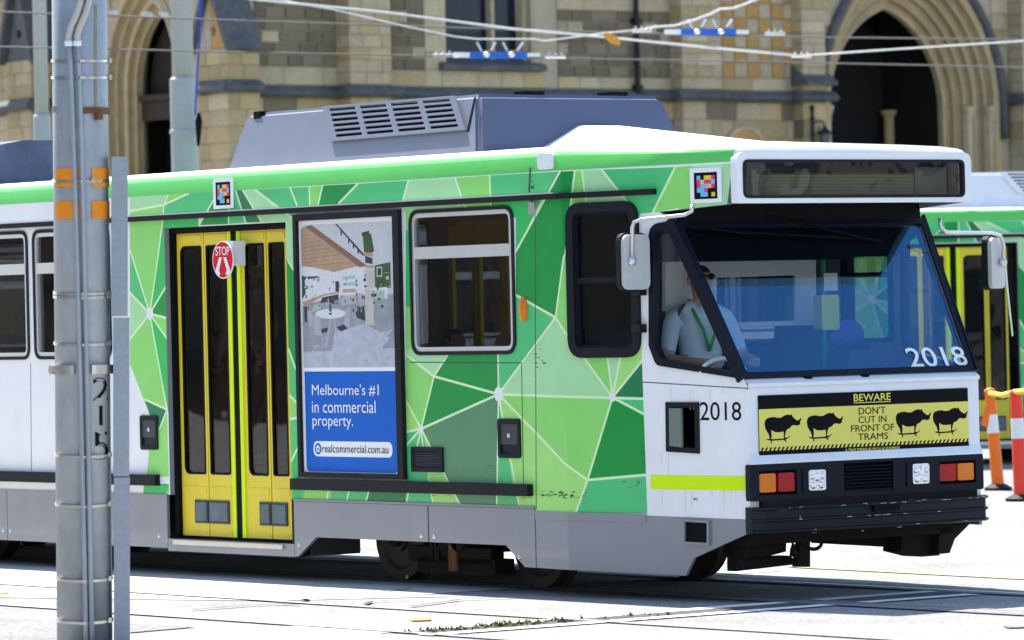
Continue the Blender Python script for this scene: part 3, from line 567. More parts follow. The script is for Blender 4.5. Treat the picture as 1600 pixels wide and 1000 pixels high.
# ---- passenger door, near side
MB().box((XB + door_u0, -W + 0.13, 0.20), (XB + door_u1 + .06, -W + 0.6, 0.36)).build('door_step', INTD, tram)
extr('door_surround', rect((door_u0, 0.30), (door_u1, door_z1)), smap, -0.13, -0.045, INK, tram, holes=[rect((door_u0 + 0.05, 0.31), (door_u1 - 0.012, door_z1 - 0.05))])
DD = -0.085
def duv(px, py): return suv(px, py, DD)
lz0_, lz1_ = 0.325, door_z1 - 0.045
leafx = [(275.5, 316.8), (318.2, 356), (375.6, 414.6), (416.2, 447)]
for k, (a, b) in enumerate(leafx):
    u0 = duv(a, 360)[0]; u1 = duv(b, 360)[0]
    g = 0.055; zt = duv(300, 372)[1] if k < 2 else duv(400, 368)[1]; zt = 2.66; zbm = duv(340, 741)[1]
    gl0 = u0 + (g if k in (0, 2) else 0.028); gl1 = u1 - (0.03 if k in (0, 2) else g * 0.6)
    hole = rr(rect((gl0, zbm), (gl1, zt)), [0.07 if k in (0, 2) else 0.02, 0.02, 0.02, 0.07 if k in (0, 2) else 0.02])
    lf = extr('door_leaf', rr(rect((u0, lz0_), (u1, lz1_)), 0.008), smap, DD - 0.035, DD, YEL, tram, holes=[hole])
    extr('pane_rubber', inset(hole, -0.004), smap, DD - 0.02, DD + 0.004, INK, lf, holes=[inset(hole, 0.014)])
    extr('pane', inset(hole, 0.010), smap, DD - 0.018, DD - 0.012, GSIDE, lf)
    kz0, kz1 = duv(340, 818)[1], duv(340, 782)[1]
    for (za, zb_) in ((lz0_ + 0.03, kz0 - 0.06), (kz1 + 0.05, zbm - 0.10), (zt + 0.035, lz1_ - 0.02)):
        if zb_ > za: extr('door_panel', rr(rect((u0 + 0.025, za), (u1 - 0.025, zb_)), 0.006), smap, DD, DD + 0.005, YEL, lf)
    ka = u0 + 0.20 if k in (0, 2) else u0 + 0.0; kb = u1 - 0.0 if k in (0, 2) else u1 - 0.06
    kk = rect((ka, kz0), (kb, kz1)); extr('kick_window', kk, smap, DD, DD + 0.012, INTD, lf)
    extr('kick_pane', inset(kk, 0.018), smap, DD + 0.012, DD + 0.016, pm('kick glass', (0.10, 0.14, 0.16), 0.08, var=0.3, scale=6), lf)
for a, b in ((356, 361), (370.5, 375.6)):
    extr('door_edge_strip', rect((duv(a, 360)[0], lz0_), (duv(b, 360)[0], lz1_)), smap, DD - 0.03, DD + 0.012, NEON, tram)
extr('door_edge_rubber', rect((duv(361, 360)[0], lz0_), (duv(370.5, 360)[0], lz1_)), smap, DD - 0.03, DD + 0.004, INK, tram)
extr('door_jamb', rect((door_u1 - 0.012, 0.20), (door_u1 + 0.055, zb1 - 0.002)), smap, -0.12, -0.004, BLACK, tram)
# far door, closed
for k in range(4):
    u0 = -4.9 + k * 0.385; hole = rr(rect((u0 + 0.05, 1.0), (u0 + 0.33, 2.64)), 0.03)
    lf = extr('far_door_leaf', rect((u0, 0.35), (u0 + 0.375, door_z1)), smapF, -0.11, -0.075, YEL, tram, holes=[hole]); extr('pane', inset(hole, -0.004), smapF, -0.095, -0.09, GSIDE, lf)
# STOP disc on its bracket
sc = suv(349, 406, 0.09)
st = extr('stop_sign', disc(sc, 0.15, 28), smap, 0.085, 0.095, [PWHITE, RED], tram, regions=[(disc(sc, 0.142, 28), 1)])
text_mesh('lettering', 'STOP', (sc[0] - 0.10, sc[1] + 0.035, sc[0] + 0.10, sc[1] + 0.105), smap, 0.0975, PWHITE, st, 0.01)
for s_ in (-1, 1):
    pts = [(0.012, 0.02), (0.05, 0.02), (0.105, -0.085), (0.098, -0.105), (0.055, -0.125), (0.04, -0.11), (0.058, -0.085)]
    extr('walker_symbol', [(sc[0] + s_ * x, sc[1] + y) for x, y in pts], smap, 0.096, 0.0975, PWHITE, st)
b0_ = suv(357, 377, 0.03); b1_ = suv(372, 415, 0.03)
extr('sign_bracket', rect(b0_, b1_), smap, -0.04, 0.075, PWHITE, st)
# ---- advertising panel
af = sbox((463, 333), (637, 749)); au0, au1 = af[0][0], af[1][0]; av1, av0 = suv(550, 331)[1], suv(550, 747)[1]
fr_ = rect((au0, av0), (au1, av1)); bd = rect((au0 + 0.045, av0 + 0.04), (au1 - 0.075, av1 - 0.05))
ad = extr('advert_frame', fr_, smap, 0.0, 0.04, BLACK, tram, holes=[bd])
PB = [PWHITE, BLUE]
pu0, pv0 = bd[0]; pu1, pv1 = bd[2]
def ap(px, py): return suv(px, py, 0.012)
bl = rr(rect((pu0 + 0.035, ap(550, 738)[1]), (pu1 - 0.03, ap(550, 580)[1])), [0.05, 0.05, 0.01, 0.01])
pill = rr(rect((ap(490, 700)[0], ap(550, 714)[1]), (ap(613, 700)[0], ap(550, 690)[1])), 0.055)
ic = ap(498, 701)
board = extr('advert_board', bd, smap, 0.004, 0.012, PB, ad, regions=[(bl, 1), (pill, 0), (disc((min(p[0] for p in pill) + 0.062, (min(p[1] for p in pill) + max(p[1] for p in pill)) / 2), 0.046), 1)])
for s_, a, b in (("Melbourne's #1", (488, 619), (592, 600)), ('in commercial', (488, 645), (587, 626)), ('property.', (489, 671), (552, 652))):
    p = ap(*a); q = ap(*b); text_mesh('lettering', s_, (p[0], p[1], q[0], q[1]), smap, 0.0145, PWHITE, ad, 0.0)
hx0 = min(p[0] for p in pill); p = ap(506, 707); q = ap(607, 696); text_mesh('lettering', 'realcommercial.com.au', (hx0 + 0.12, p[1], q[0], q[1]), smap, 0.0145, pm('print grey', (0.06, 0.07, 0.10), 0.5), ad, 0.005)
hx, hy = min(p[0] for p in pill) + 0.062, (min(p[1] for p in pill) + max(p[1] for p in pill)) / 2
extr('house_symbol', [(hx - 0.02, hy - 0.025), (hx + 0.02, hy - 0.025), (hx + 0.02, hy + 0.005), (hx + 0.03, hy + 0.005), (hx, hy + 0.032), (hx - 0.03, hy + 0.005), (hx - 0.02, hy + 0.005)], smap, 0.0125, 0.0145, PWHITE, ad, holes=[rect((hx - 0.009, hy - 0.017), (hx + 0.009, hy + 0.008))])
# picture of a cafe room
f0, f1 = (pu0 + 0.03, ap(550, 574)[1]), (pu1 - 0.03, pv1 - 0.035)
def fq(x, y): return (f0[0] + x * (f1[0] - f0[0]), f1[1] - y * (f1[1] - f0[1]))
pc = {'ceil': (0.52, 0.53, 0.55), 'wood': (0.42, 0.27, 0.17), 'woodd': (0.22, 0.12, 0.075), 'wall': (0.62, 0.63, 0.66), 'floor': (0.27, 0.29, 0.33), 'floorl': (0.42, 0.45, 0.52), 'leaf': (0.03, 0.09, 0.03), 'dark': (0.03, 0.035, 0.045), 'cream': (0.50, 0.47, 0.40), 'chair': (0.40, 0.38, 0.42), 'mint': (0.33, 0.48, 0.38), 'table': (0.62, 0.64, 0.66)}
pk = list(pc); PM = [pm('picture ' + k, pc[k], 0.35, var=0.22 if k in ('floor', 'floorl', 'wood', 'leaf') else 0.08, scale=9) for k in pk]
pr = [('floor', [(0, .54), (.35, .50), (1, .50), (1, 1), (0, 1)]), ('wall', [(0, .27), (.36, .33), (.69, .29), (.69, .50), (.35, .51), (0, .56)]), ('wood', [(0, .02), (.12, 0), (.70, .29), (.36, .335), (0, .28)]), ('woodd', [(.05, .01), (.12, 0), (.72, .30), (.64, .31)]),
      ('dark', [(.38, 0), (.40, 0), (.69, .22), (.68, .235)]), ('leaf', [(.68, .09), (.77, .08), (.80, .20), (.77, .22), (.69, .205)]), ('dark', [(.67, .07), (.75, .06), (.75, .085), (.67, .095)]), ('wood', [(.68, .21), (.78, .21), (.79, .24), (.69, .23)]), ('dark', [(.70, .23), (.78, .25), (.78, .29), (.70, .28)]), ('wood', [(.69, .295), (.79, .30), (.79, .32), (.70, .31)]), ('leaf', [(.80, .30), (.97, .28), (.97, .46), (.80, .45)]), ('cream', [(.82, .31), (.88, .31), (.88, .38), (.82, .38)]), ('dark', [(.83, .32), (.87, .32), (.87, .37), (.83, .37)]), ('wood', [(.90, .35), (.96, .35), (.96, .355), (.90, .355)]),
      ('wall', [(.74, .46), (.93, .45), (.93, .53), (.74, .53)]), ('mint', [(.81, .47), (.90, .47), (.90, .53), (.81, .53)]), ('cream', [(.69, .47), (.80, .47), (.80, .71), (.69, .71)]), ('floor', [(.78, .47), (.80, .47), (.80, .70), (.78, .71)]), ('cream', [(.71, .34), (.80, .33), (.80, .45), (.71, .46)]), ('dark', [(.37, .40), (.41, .40), (.41, .48), (.37, .48)]),
      ('mint', [(.45, .37), (.59, .365), (.59, .385), (.45, .39)]), ('mint', [(.45, .415), (.59, .41), (.59, .43), (.45, .435)]), ('wood', [(.45, .455), (.59, .455), (.59, .48), (.45, .48)]), ('dark', [(.0, .36), (.19, .36), (.19, .37), (.0, .385)]), ('leaf', [(0, .35), (.03, .36), (.04, .48), (0, .52)]), ('wood', [(0, .54), (.22, .49), (.40, .47), (.40, .485), (.24, .50), (.03, .57)]), ('dark', [(.02, .57), (.05, .57), (.05, .68), (.02, .68)]), ('mint', [(.13, .56), (.20, .55), (.17, .60), (.10, .61)]), ('dark', [(.22, .51), (.40, .49), (.40, .53), (.20, .55)]), ('chair', [(.40, .50), (.58, .50), (.60, .56), (.42, .57)]), ('dark', [(.30, .50), (.36, .50), (.36, .56), (.30, .55)]), ('chair', [(.62, .49), (.68, .49), (.68, .57), (.62, .57)]),
      ('floorl', [(.35, .75), (.68, .70), (.95, .80), (.75, .95), (.30, .95)]), ('dark', [(.58, .62), (.68, .57), (.69, .68), (.60, .66)]), ('table', disc((.31, .625), .17, 16, .035)), ('dark', disc((.31, .625), .02, 8, .008)), ('chair', [(.30, .66), (.32, .66), (.26, .86), (.24, .86)]), ('chair', [(.33, .66), (.35, .66), (.40, .82), (.38, .82)]), ('chair', [(.11, .64), (.18, .635), (.21, .74), (.20, .78), (.13, .77)]), ('dark', [(.20, .73), (.28, .72), (.27, .75), (.21, .76)]), ('chair', [(.47, .60), (.53, .57), (.51, .73), (.45, .74)]), ('dark', [(.37, .72), (.45, .70), (.50, .73), (.42, .75)]), ('chair', [(.06, .60), (.10, .60), (.11, .71), (.07, .71)]), ('leaf', [(.30, .56), (.32, .56), (.325, .61), (.295, .61)]), ('floorl', [(0, .89), (1, .87), (1, 1), (0, 1)])]
prn = random.Random(4)
for k in range(90):
    x, y = prn.uniform(.02, .96), prn.uniform(.36, .60); 
    if .28 < x < .36 and y > .54: continue
    w_, h_ = prn.uniform(.006, .03), prn.uniform(.006, .022); pr.insert(34, (prn.choice(['dark', 'chair', 'wood', 'cream', 'table', 'floor', 'leaf', 'dark']), [(x, y), (x + w_, y - h_ * .2), (x + w_, y + h_), (x, y + h_)]))
for k in range(26):
    x, y = prn.uniform(.05, .9), prn.uniform(.72, .97); pr.append(('floorl' if k % 2 else 'chair', [(x, y), (x + prn.uniform(.03, .14), y + prn.uniform(-.03, .02)), (x + prn.uniform(.0, .1), y + prn.uniform(.01, .03))]))
for x in (.44, .52, .57, .62): pr.append(('dark', [(x, .02 + (x - .40) * .72), (x + .018, .03 + (x - .40) * .72), (x + .012, .06 + (x - .40) * .72), (x - .002, .05 + (x - .40) * .72)]))
for k in range(9): y = .06 + k * .026; pr.insert(4, ('woodd', [(0, y + .02), (.10 + k * .055, y), (.10 + k * .055, y + .003), (0, y + .024)]))
pic = extr('cafe_picture', rr(rect(f0, f1), [0.01, 0.01, 0.05, 0.05]), smap, 0.0125, 0.0135, PM, ad, regions=[([fq(*p) for p in poly], pk.index(k)) for k, poly in pr])
# ---- colour-block stickers
SC = [PWHITE, INK, pm('sticker cyan', (0.12, 0.52, 0.72), 0.4), pm('sticker pink', (0.72, 0.04, 0.22), 0.4), pm('sticker yellow', (0.75, 0.58, 0.04), 0.4)]
PAT = ['21443', '34332', '32243', '22311', '12214']
for (A, B_) in (((333, 278), (364, 326)), ((1078, 262), (1127, 317))):
    a = suv(A[0], (A[1] + B_[1]) / 2, 0.012); b = suv(B_[0], (A[1] + B_[1]) / 2, 0.012); t_ = suv((A[0] + B_[0]) / 2, A[1], 0.012)[1]; l_ = suv((A[0] + B_[0]) / 2, B_[1], 0.012)[1]
    o_ = rect((a[0], l_), (b[0], t_)); w_ = b[0] - a[0]; h_ = t_ - l_; rg = [(rect((a[0] + .13 * w_, l_ + .11 * h_), (a[0] + .87 * w_, l_ + .87 * h_)), 1)]
    for i, rw in enumerate(PAT):
        for j, c in enumerate(rw):
            x0 = a[0] + (.22 + j * .115) * w_; y1 = l_ + (.78 - i * .12) * h_; rg.append((rect((x0, y1 - .12 * h_), (x0 + .115 * w_, y1)), int(c)))
    extr('code_sticker', o_, smap, 0.004, 0.012, SC, tram, regions=rg)
# ---- gutter rail, rub strips, marker lamp, vents, latches
zr = suv(660, 315)[1]
g = MB(); e_ = suv(1026, 301)[0]
extr('x', rect((SR, zr - 0.035), (e_, zr + 0.005)), smap, 0.0, 0.045, BLACK, mb=g, lines=[((0, 0), (0, 4))]); gr = g.build('gutter_rail', BLACK, tram)
g = MB(); extr('x', rect((SR, zr + 0.005), (suv(872, 305)[0], zr + 0.014)), smap, 0.0, 0.05, ALU, mb=g, lines=[((0, 0), (0, 4))]); g.build('rail_lip', ALU, gr)
zs1, zs0 = suv(650, 752)[1], suv(650, 770)[1]
extr('rub_strip', rect((suv(462, 760)[0], zs0), (suv(833, 765)[0], zs1)), smap, 0.0, 0.055, BLACK, tram)
extr('rub_strip', rect((SR, zs0), (suv(250, 745)[0], zs1)), smap, 0.0, 0.055, BLACK, tram)
c = suv(819, 483); cp = smap(c[0], c[1], 0.005); MB().ell(cp, (0.045, 0.035, 0.095), 12, 10).build('marker_lamp', AMBER, tram, smooth=True)
c = suv(833, 322); extr('gutter_clip', rect((c[0] - 0.035, c[1] - 0.06), (c[0] + 0.035, c[1] + 0.03)), smap, 0.0, 0.02, STEEL, tram)
def latch(A, B_):
    b = sbox(A, B_); u0, u1 = b[0][0], b[1][0]; v1, v0 = b[0][1], b[2][1]
    l = extr('door_latch', rr(b, 0.025), smap, 0.0, 0.014, BLACK, tram, holes=[rr(rect((u0 + .03, v0 + .03), (u1 - .03, v1 - .04)), 0.02)])
    extr('latch_plate', rect((u0 + .025, v0 + .10), (u1 - .025, v1 - .035)), smap, 0.001, 0.008, INTD, l)
    extr('latch_cup', rect((u0 + .03, v0 + .028), (u1 - .03, v0 + .10)), smap, 0.001, 0.003, NAVY, l)
    m = ((u0 + u1) / 2, v0 + .165); P = smap(m[0], m[1], 0.01); MB().ell(P, (0.018, 0.012, 0.018), 10, 6).build('latch_lock', ALU, l, smooth=True)
    return l
latch((220, 649), (248, 703)); latch((779, 654), (815, 716))
b = sbox((644, 698), (694, 738)); vt = extr('side_vent', b, smap, 0.0, 0.016, BLACK, tram, holes=[inset(b, 0.035)]); extr('vent_back', inset(b, 0.03), smap, 0.001, 0.003, INK, vt)
u0, v1 = b[0]; u1, v0 = b[2]
for k in range(6):
    z = v0 + 0.045 + k * (v1 - v0 - 0.08) / 6
    s2 = MB(); s2.add([smap(u0 + .035, z + .012, .004), smap(u1 - .035, z + .012, .004), smap(u1 - .035, z, .014), smap(u0 + .035, z, .014)], [(0, 1, 2, 3)]); s2.build('vent_slat', pm('vent slat', (0.06, 0.065, 0.07), 0.5), vt)
PLN = pm('panel gap', (0.06, 0.09, 0.07), 0.7)
for a, b in (((836, 335), (838, 795)), ((640, 566), (815, 567)), ((815, 567), (818, 757)), ((1004, 597), (1170, 607)), ((12, 770), (13, 845)), ((48, 568), (49, 735))):
    extr('panel_gap', stroke(suv(*a), suv(*b), 0.007), smap, 0.0, 0.0015, PLN, tram)
rv = MB()
for k in range(12):
    q = suv(1009 - (3 if k < 5 else 0), 350 + k * 38); P = smap(q[0] + .012, q[1], 0); rv.ell(P, (0.007, 0.004, 0.007), 6, 4)
tag(rv.build('rivets', WHITE, tram), kind='stuff')
# cab side: number, reflective strip, locker
p = suv(1094, 657); q = suv(1158, 629); number2 = text_mesh('number_lettering', '2018', (p[0], p[1], q[0], suv(1125, 628)[1]), smap, 0.002, INK, tram, 0.002)
extr('reflective_strip', px2([(1017, 742), (1168, 744), (1168, 767), (1017, 764)]), smap, 0.0, 0.003, NEON, tram)
lo = extr('cab_locker', inset(locker, -0.012), smap, -0.04, 0.012, BLACK, tram, holes=[inset(locker, 0.025)])
extr('locker_back', inset(locker, 0.01), smap, -0.25, -0.24, INK, lo); extr('locker_side', inset(locker, 0.02), smap, -0.24, -0.03, INK, lo, holes=[inset(locker, 0.024)])
lk = inset(locker, 0.03); ux0, ux1 = min(p[0] for p in lk), max(p[0] for p in lk)
dl = [p for p in lk]; extr('locker_door', [(min(u, ux0 + (ux1 - ux0) * .5), v) for u, v in dl], smap, 0.0, 0.02, pm('locker glass', (0.16, 0.20, 0.17), 0.12), lo)
SCUF = pm('scuff', (0.03, 0.04, 0.03), .8); sc_ = MB(); rn = random.Random(21)
for (x0, y0, sx_, sy_, n_) in ((875, 773, 45, 5, 46), (842, 560, 10, 16, 10), (985, 757, 20, 4, 5), (1090, 780, 25, 2, 6), (760, 730, 6, 10, 3), (690, 772, 60, 3, 14), (832, 300, 3, 22, 12), (800, 262, 30, 12, 6)):
    for k in range(n_):
        px, py = x0 + rn.gauss(0, sx_ * .5), y0 + rn.gauss(0, sy_ * .6); w_, h_ = rn.uniform(.5, 4), rn.uniform(.4, 1.2)
        if py < 288 and px < 820: continue
        P_ = [suv(px + a * w_, py + b * h_) for a, b in ((-1, 0), (-.2, -1), (1, -.3), (.5, .8))]; sc_.add([smap(*q, .0016) for q in P_], [(0, 3, 2, 1)])
tag(sc_.build('scuff_marks', SCUF, tram), kind='stuff')
STN = pm('drip stain', (0.66, 0.645, 0.61), .6, var=.1); dr = MB()
for k in range(16):
    px = rn.uniform(1015, 1165); y0 = rn.choice([607, 707, 767, 607]) ; L_ = rn.uniform(8, 40); w_ = rn.uniform(.4, 1.2); P_ = [suv(px - w_, y0), suv(px + w_, y0), suv(px + w_ * .3, y0 + L_), suv(px - w_ * .3, y0 + L_)]; dr.add([smap(*q, .0012) for q in P_], [(0, 3, 2, 1)])
tag(dr.build('drip_stains', STN, tram), kind='stuff')
# ---- skirts
def skirt(pts, d0=-0.02, d1=0.006, bolts=()):
    s_ = extr('skirt_panel', px2(pts), smap, d0, d1, SKIRT, tram, lines=[((0, 0), (0, 4))])
    for b in bolts:
        q = suv(*b); P = smap(q[0], q[1], d1); MB().lathe([(0.022, -0.002), (0.022, 0.006), (0.012, 0.012)], P, 'y', 10).build('skirt_bolt', ALU, s_)
skirt([(203 - 196, 765), (11, 766), (11, 846), (7, 846)]); 
zt_, zbk = suv(203, 771)[1], suv(203, 853)[1]
u12 = suv(12, 800)[0]; u262 = suv(262, 800)[0]
def skirt_uv(poly, bolts=()):
    s_ = extr('skirt_panel', poly, smap, -0.02, 0.006, SKIRT, tram, lines=[((0, 0), (0, 4))])
    for q in bolts:
        P = smap(q[0], q[1], 0.006); MB().ell(P, (0.022, 0.014, 0.022), 10, 6).build('skirt_bolt', ALU, s_)
for o in list(tram.children):
    if o.name.startswith('skirt_panel'): bpy.data.objects.remove(o)
skirt_uv(rect((u12 + 0.004, zbk), (u262, zt_)), [(u12 + 0.06, zbk + 0.08), (u262 - 0.12, zbk + 0.09)])
for k in range(4): skirt_uv(rect((u12 - (k + 1) * 2.4, zbk), (u12 - k * 2.4 - 0.004, zt_)), [(u12 - k * 2.4 - 0.06, zbk + 0.08), (u12 - (k + 1) * 2.4 + 0.06, zbk + 0.08)])
skirt_uv([(SR, zbk), (u12 - 9.604, zbk), (u12 - 9.604, zt_), (SR, zt_)])
up = lambda px, py: suv(px, py or 830)
zlow = suv(840, 887)[1]; zmid = suv(580, 843)[1]; zhi = suv(640, 789)[1]
skirt_uv([(up(461, 0)[0], 0.205), (up(466, 0)[0], 0.205), (up(495, 843)[0], zmid), (up(669.5, 0)[0], zmid), (up(669.5, 0)[0], zhi), (up(461, 0)[0], zhi)], [suv(469, 852), suv(660, 838)])
skirt_uv([(up(671.5, 0)[0], zmid), (up(791, 0)[0], zmid), (up(820, 0)[0], zlow), (up(837, 0)[0], zlow), (up(837, 0)[0], zhi), (up(671.5, 0)[0], zhi)], [suv(680, 839), suv(813, 871)])
skirt_uv([(up(838.5, 0)[0], zlow), (suv(1072, 893)[0], zlow - 0.02), (suv(1085, 872)[0], suv(1085, 872)[1]), (TL, suv(1172, 832)[1]), (TL, zb2 - 0.032), (up(838.5, 0)[0], zb2)])
for a, b in (((SR), u262), (up(461, 0)[0], up(837, 0)[0])): extr('skirt_rail', rect((a, zt_ + 0.003 if b == u262 else zhi + 0.003), (b, zb1 - 0.001)), smap, -0.02, 0.012, SKIRT, tram)
extr('skirt_rail', rect((up(838.5, 0)[0], zb2 - 0.06), (up(1011, 0)[0], zb2 - 0.002)), smap, 0.0065, 0.012, SKIRT, tram, lines=[((0, 0), (0, 4))])
rc = px2([(1073, 815), (1108, 817), (1108, 848), (1073, 846)])
rs = extr('step_recess', inset(rc, -0.02), smap, 0.0, 0.025, SKIRT, tram, holes=[rc]); extr('recess_back', inset(rc, -0.004), smap, 0.006, 0.008, INK, rs)
sl = extr('door_sill', rect((u262 + 0.004, 0.20), (up(460, 0)[0], 0.30)), smap, -0.10, 0.004, SKIRT, tram)
extr('sill_tread', rect((u262 + 0.10, 0.255), (up(460, 0)[0] - 0.14, 0.292)), smap, 0.004, 0.022, STEEL, sl)
extr('far_skirt', [(SR, 0.22), (-3.3, 0.22), (-3.3, zmid), (-0.7, zmid), (-0.7, 0.46), (TL, 0.46), (TL, 0.60), (SR, 0.64)], smapF, -0.02, 0.006, SKIRT, tram, lines=[((0, 0), (0, 4))])
# ---- roof air-conditioning unit
def actx(px, py, z): return onZ(px, py, z)
ab, at_, zab, zat = -1.03, -0.88, 3.275, 3.70
A0 = onY(352, 258, ab); A1 = onY(385, 178, at_); A2 = onY(747, 146, at_); A3 = onY(735, 234, ab)
zat = (A1.z + A2.z) / 2; zab = 3.25
x0b, x0t, x1t, x1b = A0.x, A1.x, A2.x, A3.x + 0.10
v = [Vector((x0b, ab, zab)), Vector((x1b, ab, zab)), Vector((x1t, at_, zat)), Vector((x0t, at_, zat))]
v += [Vector((q.x, -q.y, q.z)) for q in v]
acb = bmesh.new(); bv = [acb.verts.new(q) for q in v]
for f in ((0, 1, 2, 3), (5, 4, 7, 6), (3, 2, 6, 7), (4, 0, 3, 7), (1, 5, 6, 2), (0, 4, 5, 1)): acb.faces.new([bv[i] for i in f])
bmesh.ops.bevel(acb, geom=[e for e in acb.edges if min(q.co.z for q in e.verts) > zat - 0.01 or abs(e.verts[0].co.z - e.verts[1].co.z) > 0.2], offset=0.035, segments=3, affect='EDGES')
bmesh.ops.recalc_face_normals(acb, faces=acb.faces)
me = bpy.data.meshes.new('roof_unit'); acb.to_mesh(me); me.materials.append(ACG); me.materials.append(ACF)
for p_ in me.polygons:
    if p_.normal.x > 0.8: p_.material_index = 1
acu = bpy.data.objects.new('roof_unit', me); col.objects.link(acu); acu.parent = tram
# grille panel in the sloping side
sn = (v[1] - v[0]).cross(v[3] - v[0]).normalized(); sn = -sn if sn.y > 0 else sn
su_ = Vector((1, 0, 0)); sv_ = sn.cross(su_); sv_ = -sv_ if sv_.z < 0 else sv_
def amap(u, w_, d): return v[0] + su_ * u + sv_ * w_ + sn * d
def auv(px, py): q = onP(px, py, v[0], sn); q = q - v[0]; return (q.dot(su_), q.dot(sv_))
gp = [auv(508, 168), auv(714, 151), auv(731, 204), auv(521, 222)]
def lerp2(a, b, t): return (a[0] + (b[0] - a[0]) * t, a[1] + (b[1] - a[1]) * t)
def gpt(x, y): return lerp2(lerp2(gp[0], gp[1], x), lerp2(gp[3], gp[2], x), y)
gh = []
for r_ in range(6):
    for c_ in range(4):
        x0 = .05 + c_ * .237; y0 = .07 + r_ * .15; gh.append(rr([gpt(x0, y0 + .085), gpt(x0 + .20, y0 + .085), gpt(x0 + .20, y0), gpt(x0, y0)], 0.008, 3))
extr('unit_grille', gp, amap, 0.012, 0.03, ACG, acu, holes=gh)
extr('grille_back', inset(gp, 0.02), amap, 0.001, 0.006, INK, acu)
gpl = MB(); 
extr('unit_seam', [auv(729, 206), auv(733, 206), auv(744, 152), auv(741, 152)], amap, 0.0, 0.002, INK, acu)
for px in (830, 960):
    q = onX(px, 142, x1t - 0.1); MB().box((q.x - 0.1, q.y - 0.09, zat - 0.01), (q.x + 0.05, q.y + 0.09, zat + 0.03)).build('roof_clip', INK, acu)
q = onY(402, 178, at_ - 0.01); MB().box((q.x - 0.04, at_ - 0.02, zat - 0.05), (q.x + 0.05, at_ + 0.05, zat + 0.008)).build('unit_hinge', INK, acu)
for px in (908, 985):
    P = onX(px, 148, x1t + 0.002); Q = onX(px + 16, 205, x1b); 
# ---- white fairing in front of the unit
xa = x1t + 0.12
P0 = onX(905, 197, xa); P1 = onX(957, 196, xa); P2 = onX(1048, 219, xa + .35); L0 = onX(770, 241, xa)
fx = MB(); zt1 = (P0.z + P1.z) / 2; zb_ = 3.24
yl, yr = -1.02, 1.02
fx.add([(x1t - .1, yl, 3.05), (x1t - .1, P0.y, zt1), (x1t - .1, P1.y, zt1), (x1t - .1, yr, 3.05), (xa + 0.1, yl, 3.05), (xa + 0.1, P0.y, zt1 - .004), (xa + 0.1, P1.y, zt1 - .004), (xa + 0.1, yr, 3.05), (XCd - 0.55, yl + .12, 3.0), (XCd - .55, P0.y, 3.2), (XCd - .55, P1.y, 3.2), (XCd - .55, yr - .12, 3.0)],
       [(0, 4, 5, 1), (1, 5, 6, 2), (2, 6, 7, 3), (4, 8, 9, 5), (5, 9, 10, 6), (6, 10, 11, 7), (3, 7, 11, 8, 4, 0), (8, 11, 10, 9), (0, 1, 2, 3)])
fx.build('roof_fairing', ROOFW, tram)
q = onY(922, 233, -0.95); MB().box((q.x - 0.3, -0.99, q.z - 0.012), (q.x + 0.22, -0.93, q.z + 0.016)).build('roof_vent', NAVY, tram)
pk0 = suv(850, 254); 
extr('roof_pocket', rr(rect((suv(840, 255)[0], 3.10), (suv(865, 255)[0], 3.215)), 0.03), smap, -0.05, 0.004, WHITE, tram)
q = suv(826, 268); extr('roof_seam', stroke(suv(827, 300), suv(829, 262), 0.012), smap, 0.001, 0.006, PLN, tram)
# second roof unit further back
xq = onY(-120, 262, -0.97).x; z2 = onX(60, 219, xq - .1).z; yA = onX(36, 217, xq - .1).y
r2 = MB(); r2.add([(x, y, z) for (x, y, z) in ((xq - 5.0, -.97, 3.2), (xq, -.97, 3.2), (xq, .97, 3.2), (xq - 5, .97, 3.2), (xq - 5, -.9, 3.55), (xq - .1, -.9, 3.55), (xq - .1, yA, z2), (xq - .1, .86, z2), (xq - 5, .86, z2), (xq - 5, yA, z2))], [(0, 1, 5, 4), (1, 2, 7, 6, 5), (4, 5, 6, 9), (6, 7, 8, 9), (2, 3, 8, 7), (3, 0, 4, 9, 8)])
r2.build('rear_roof_unit', pm('weathered navy', (0.045, 0.065, 0.11), 0.5, var=0.25, scale=3, dirt=0.4, dirtcol=(0.14, 0.17, 0.22), dscale=5), tram)
# ---- bogie
bg = MB().box((0.38, -0.98, 0.18), (1.45, -0.86, 0.30)).box((0.50, -0.98, 0.10), (1.5, -0.80, 0.22)).box((-0.35, 0.86, 0.16), (2.15, 0.98, 0.30)).box((0.7, -0.9, 0.25), (1.1, 0.9, 0.55)).build('bogie', UNDER, tram)
for x in (0.0, 1.8):
    MB().tube([(x, -0.85, 0.33), (x, 0.85, 0.33)], 0.06, 10).build('axle', UNDER, bg)
    for y in (-1, 1):
        MB().lathe([(0.05, -0.085), (0.09, -0.085), (0.10, -0.05), (0.22, -0.045), (0.25, -0.065), (0.325, -0.065), (0.33, 0.03), (0.355, 0.035), (0.355, 0.06), (0.05, 0.06)] if y < 0 else [(0.05, -0.06), (0.355, -0.06), (0.355, -0.035), (0.33, -0.03), (0.325, 0.065), (0.25, 0.065), (0.22, 0.045), (0.10, 0.05), (0.09, 0.085), (0.05, 0.085)], (x, 0.72 * y, 0.335), 'y', 32).build('wheel', pm('wheel steel', (0.05, 0.042, 0.033), 0.6, 0.3, var=0.3), bg, smooth=False)
for px, w_, h0, h1 in ((715, 0.05, 0.12, 0.55), (690, 0.03, 0.2, 0.42), (682, 0.02, 0.2, 0.38)):
    q = onY(px, 870, -0.95); MB().box((q.x - w_, -1.0, h0), (q.x + w_, -0.94, h1)).build('brake_hanger', RUST if px == 715 else UNDER, bg)
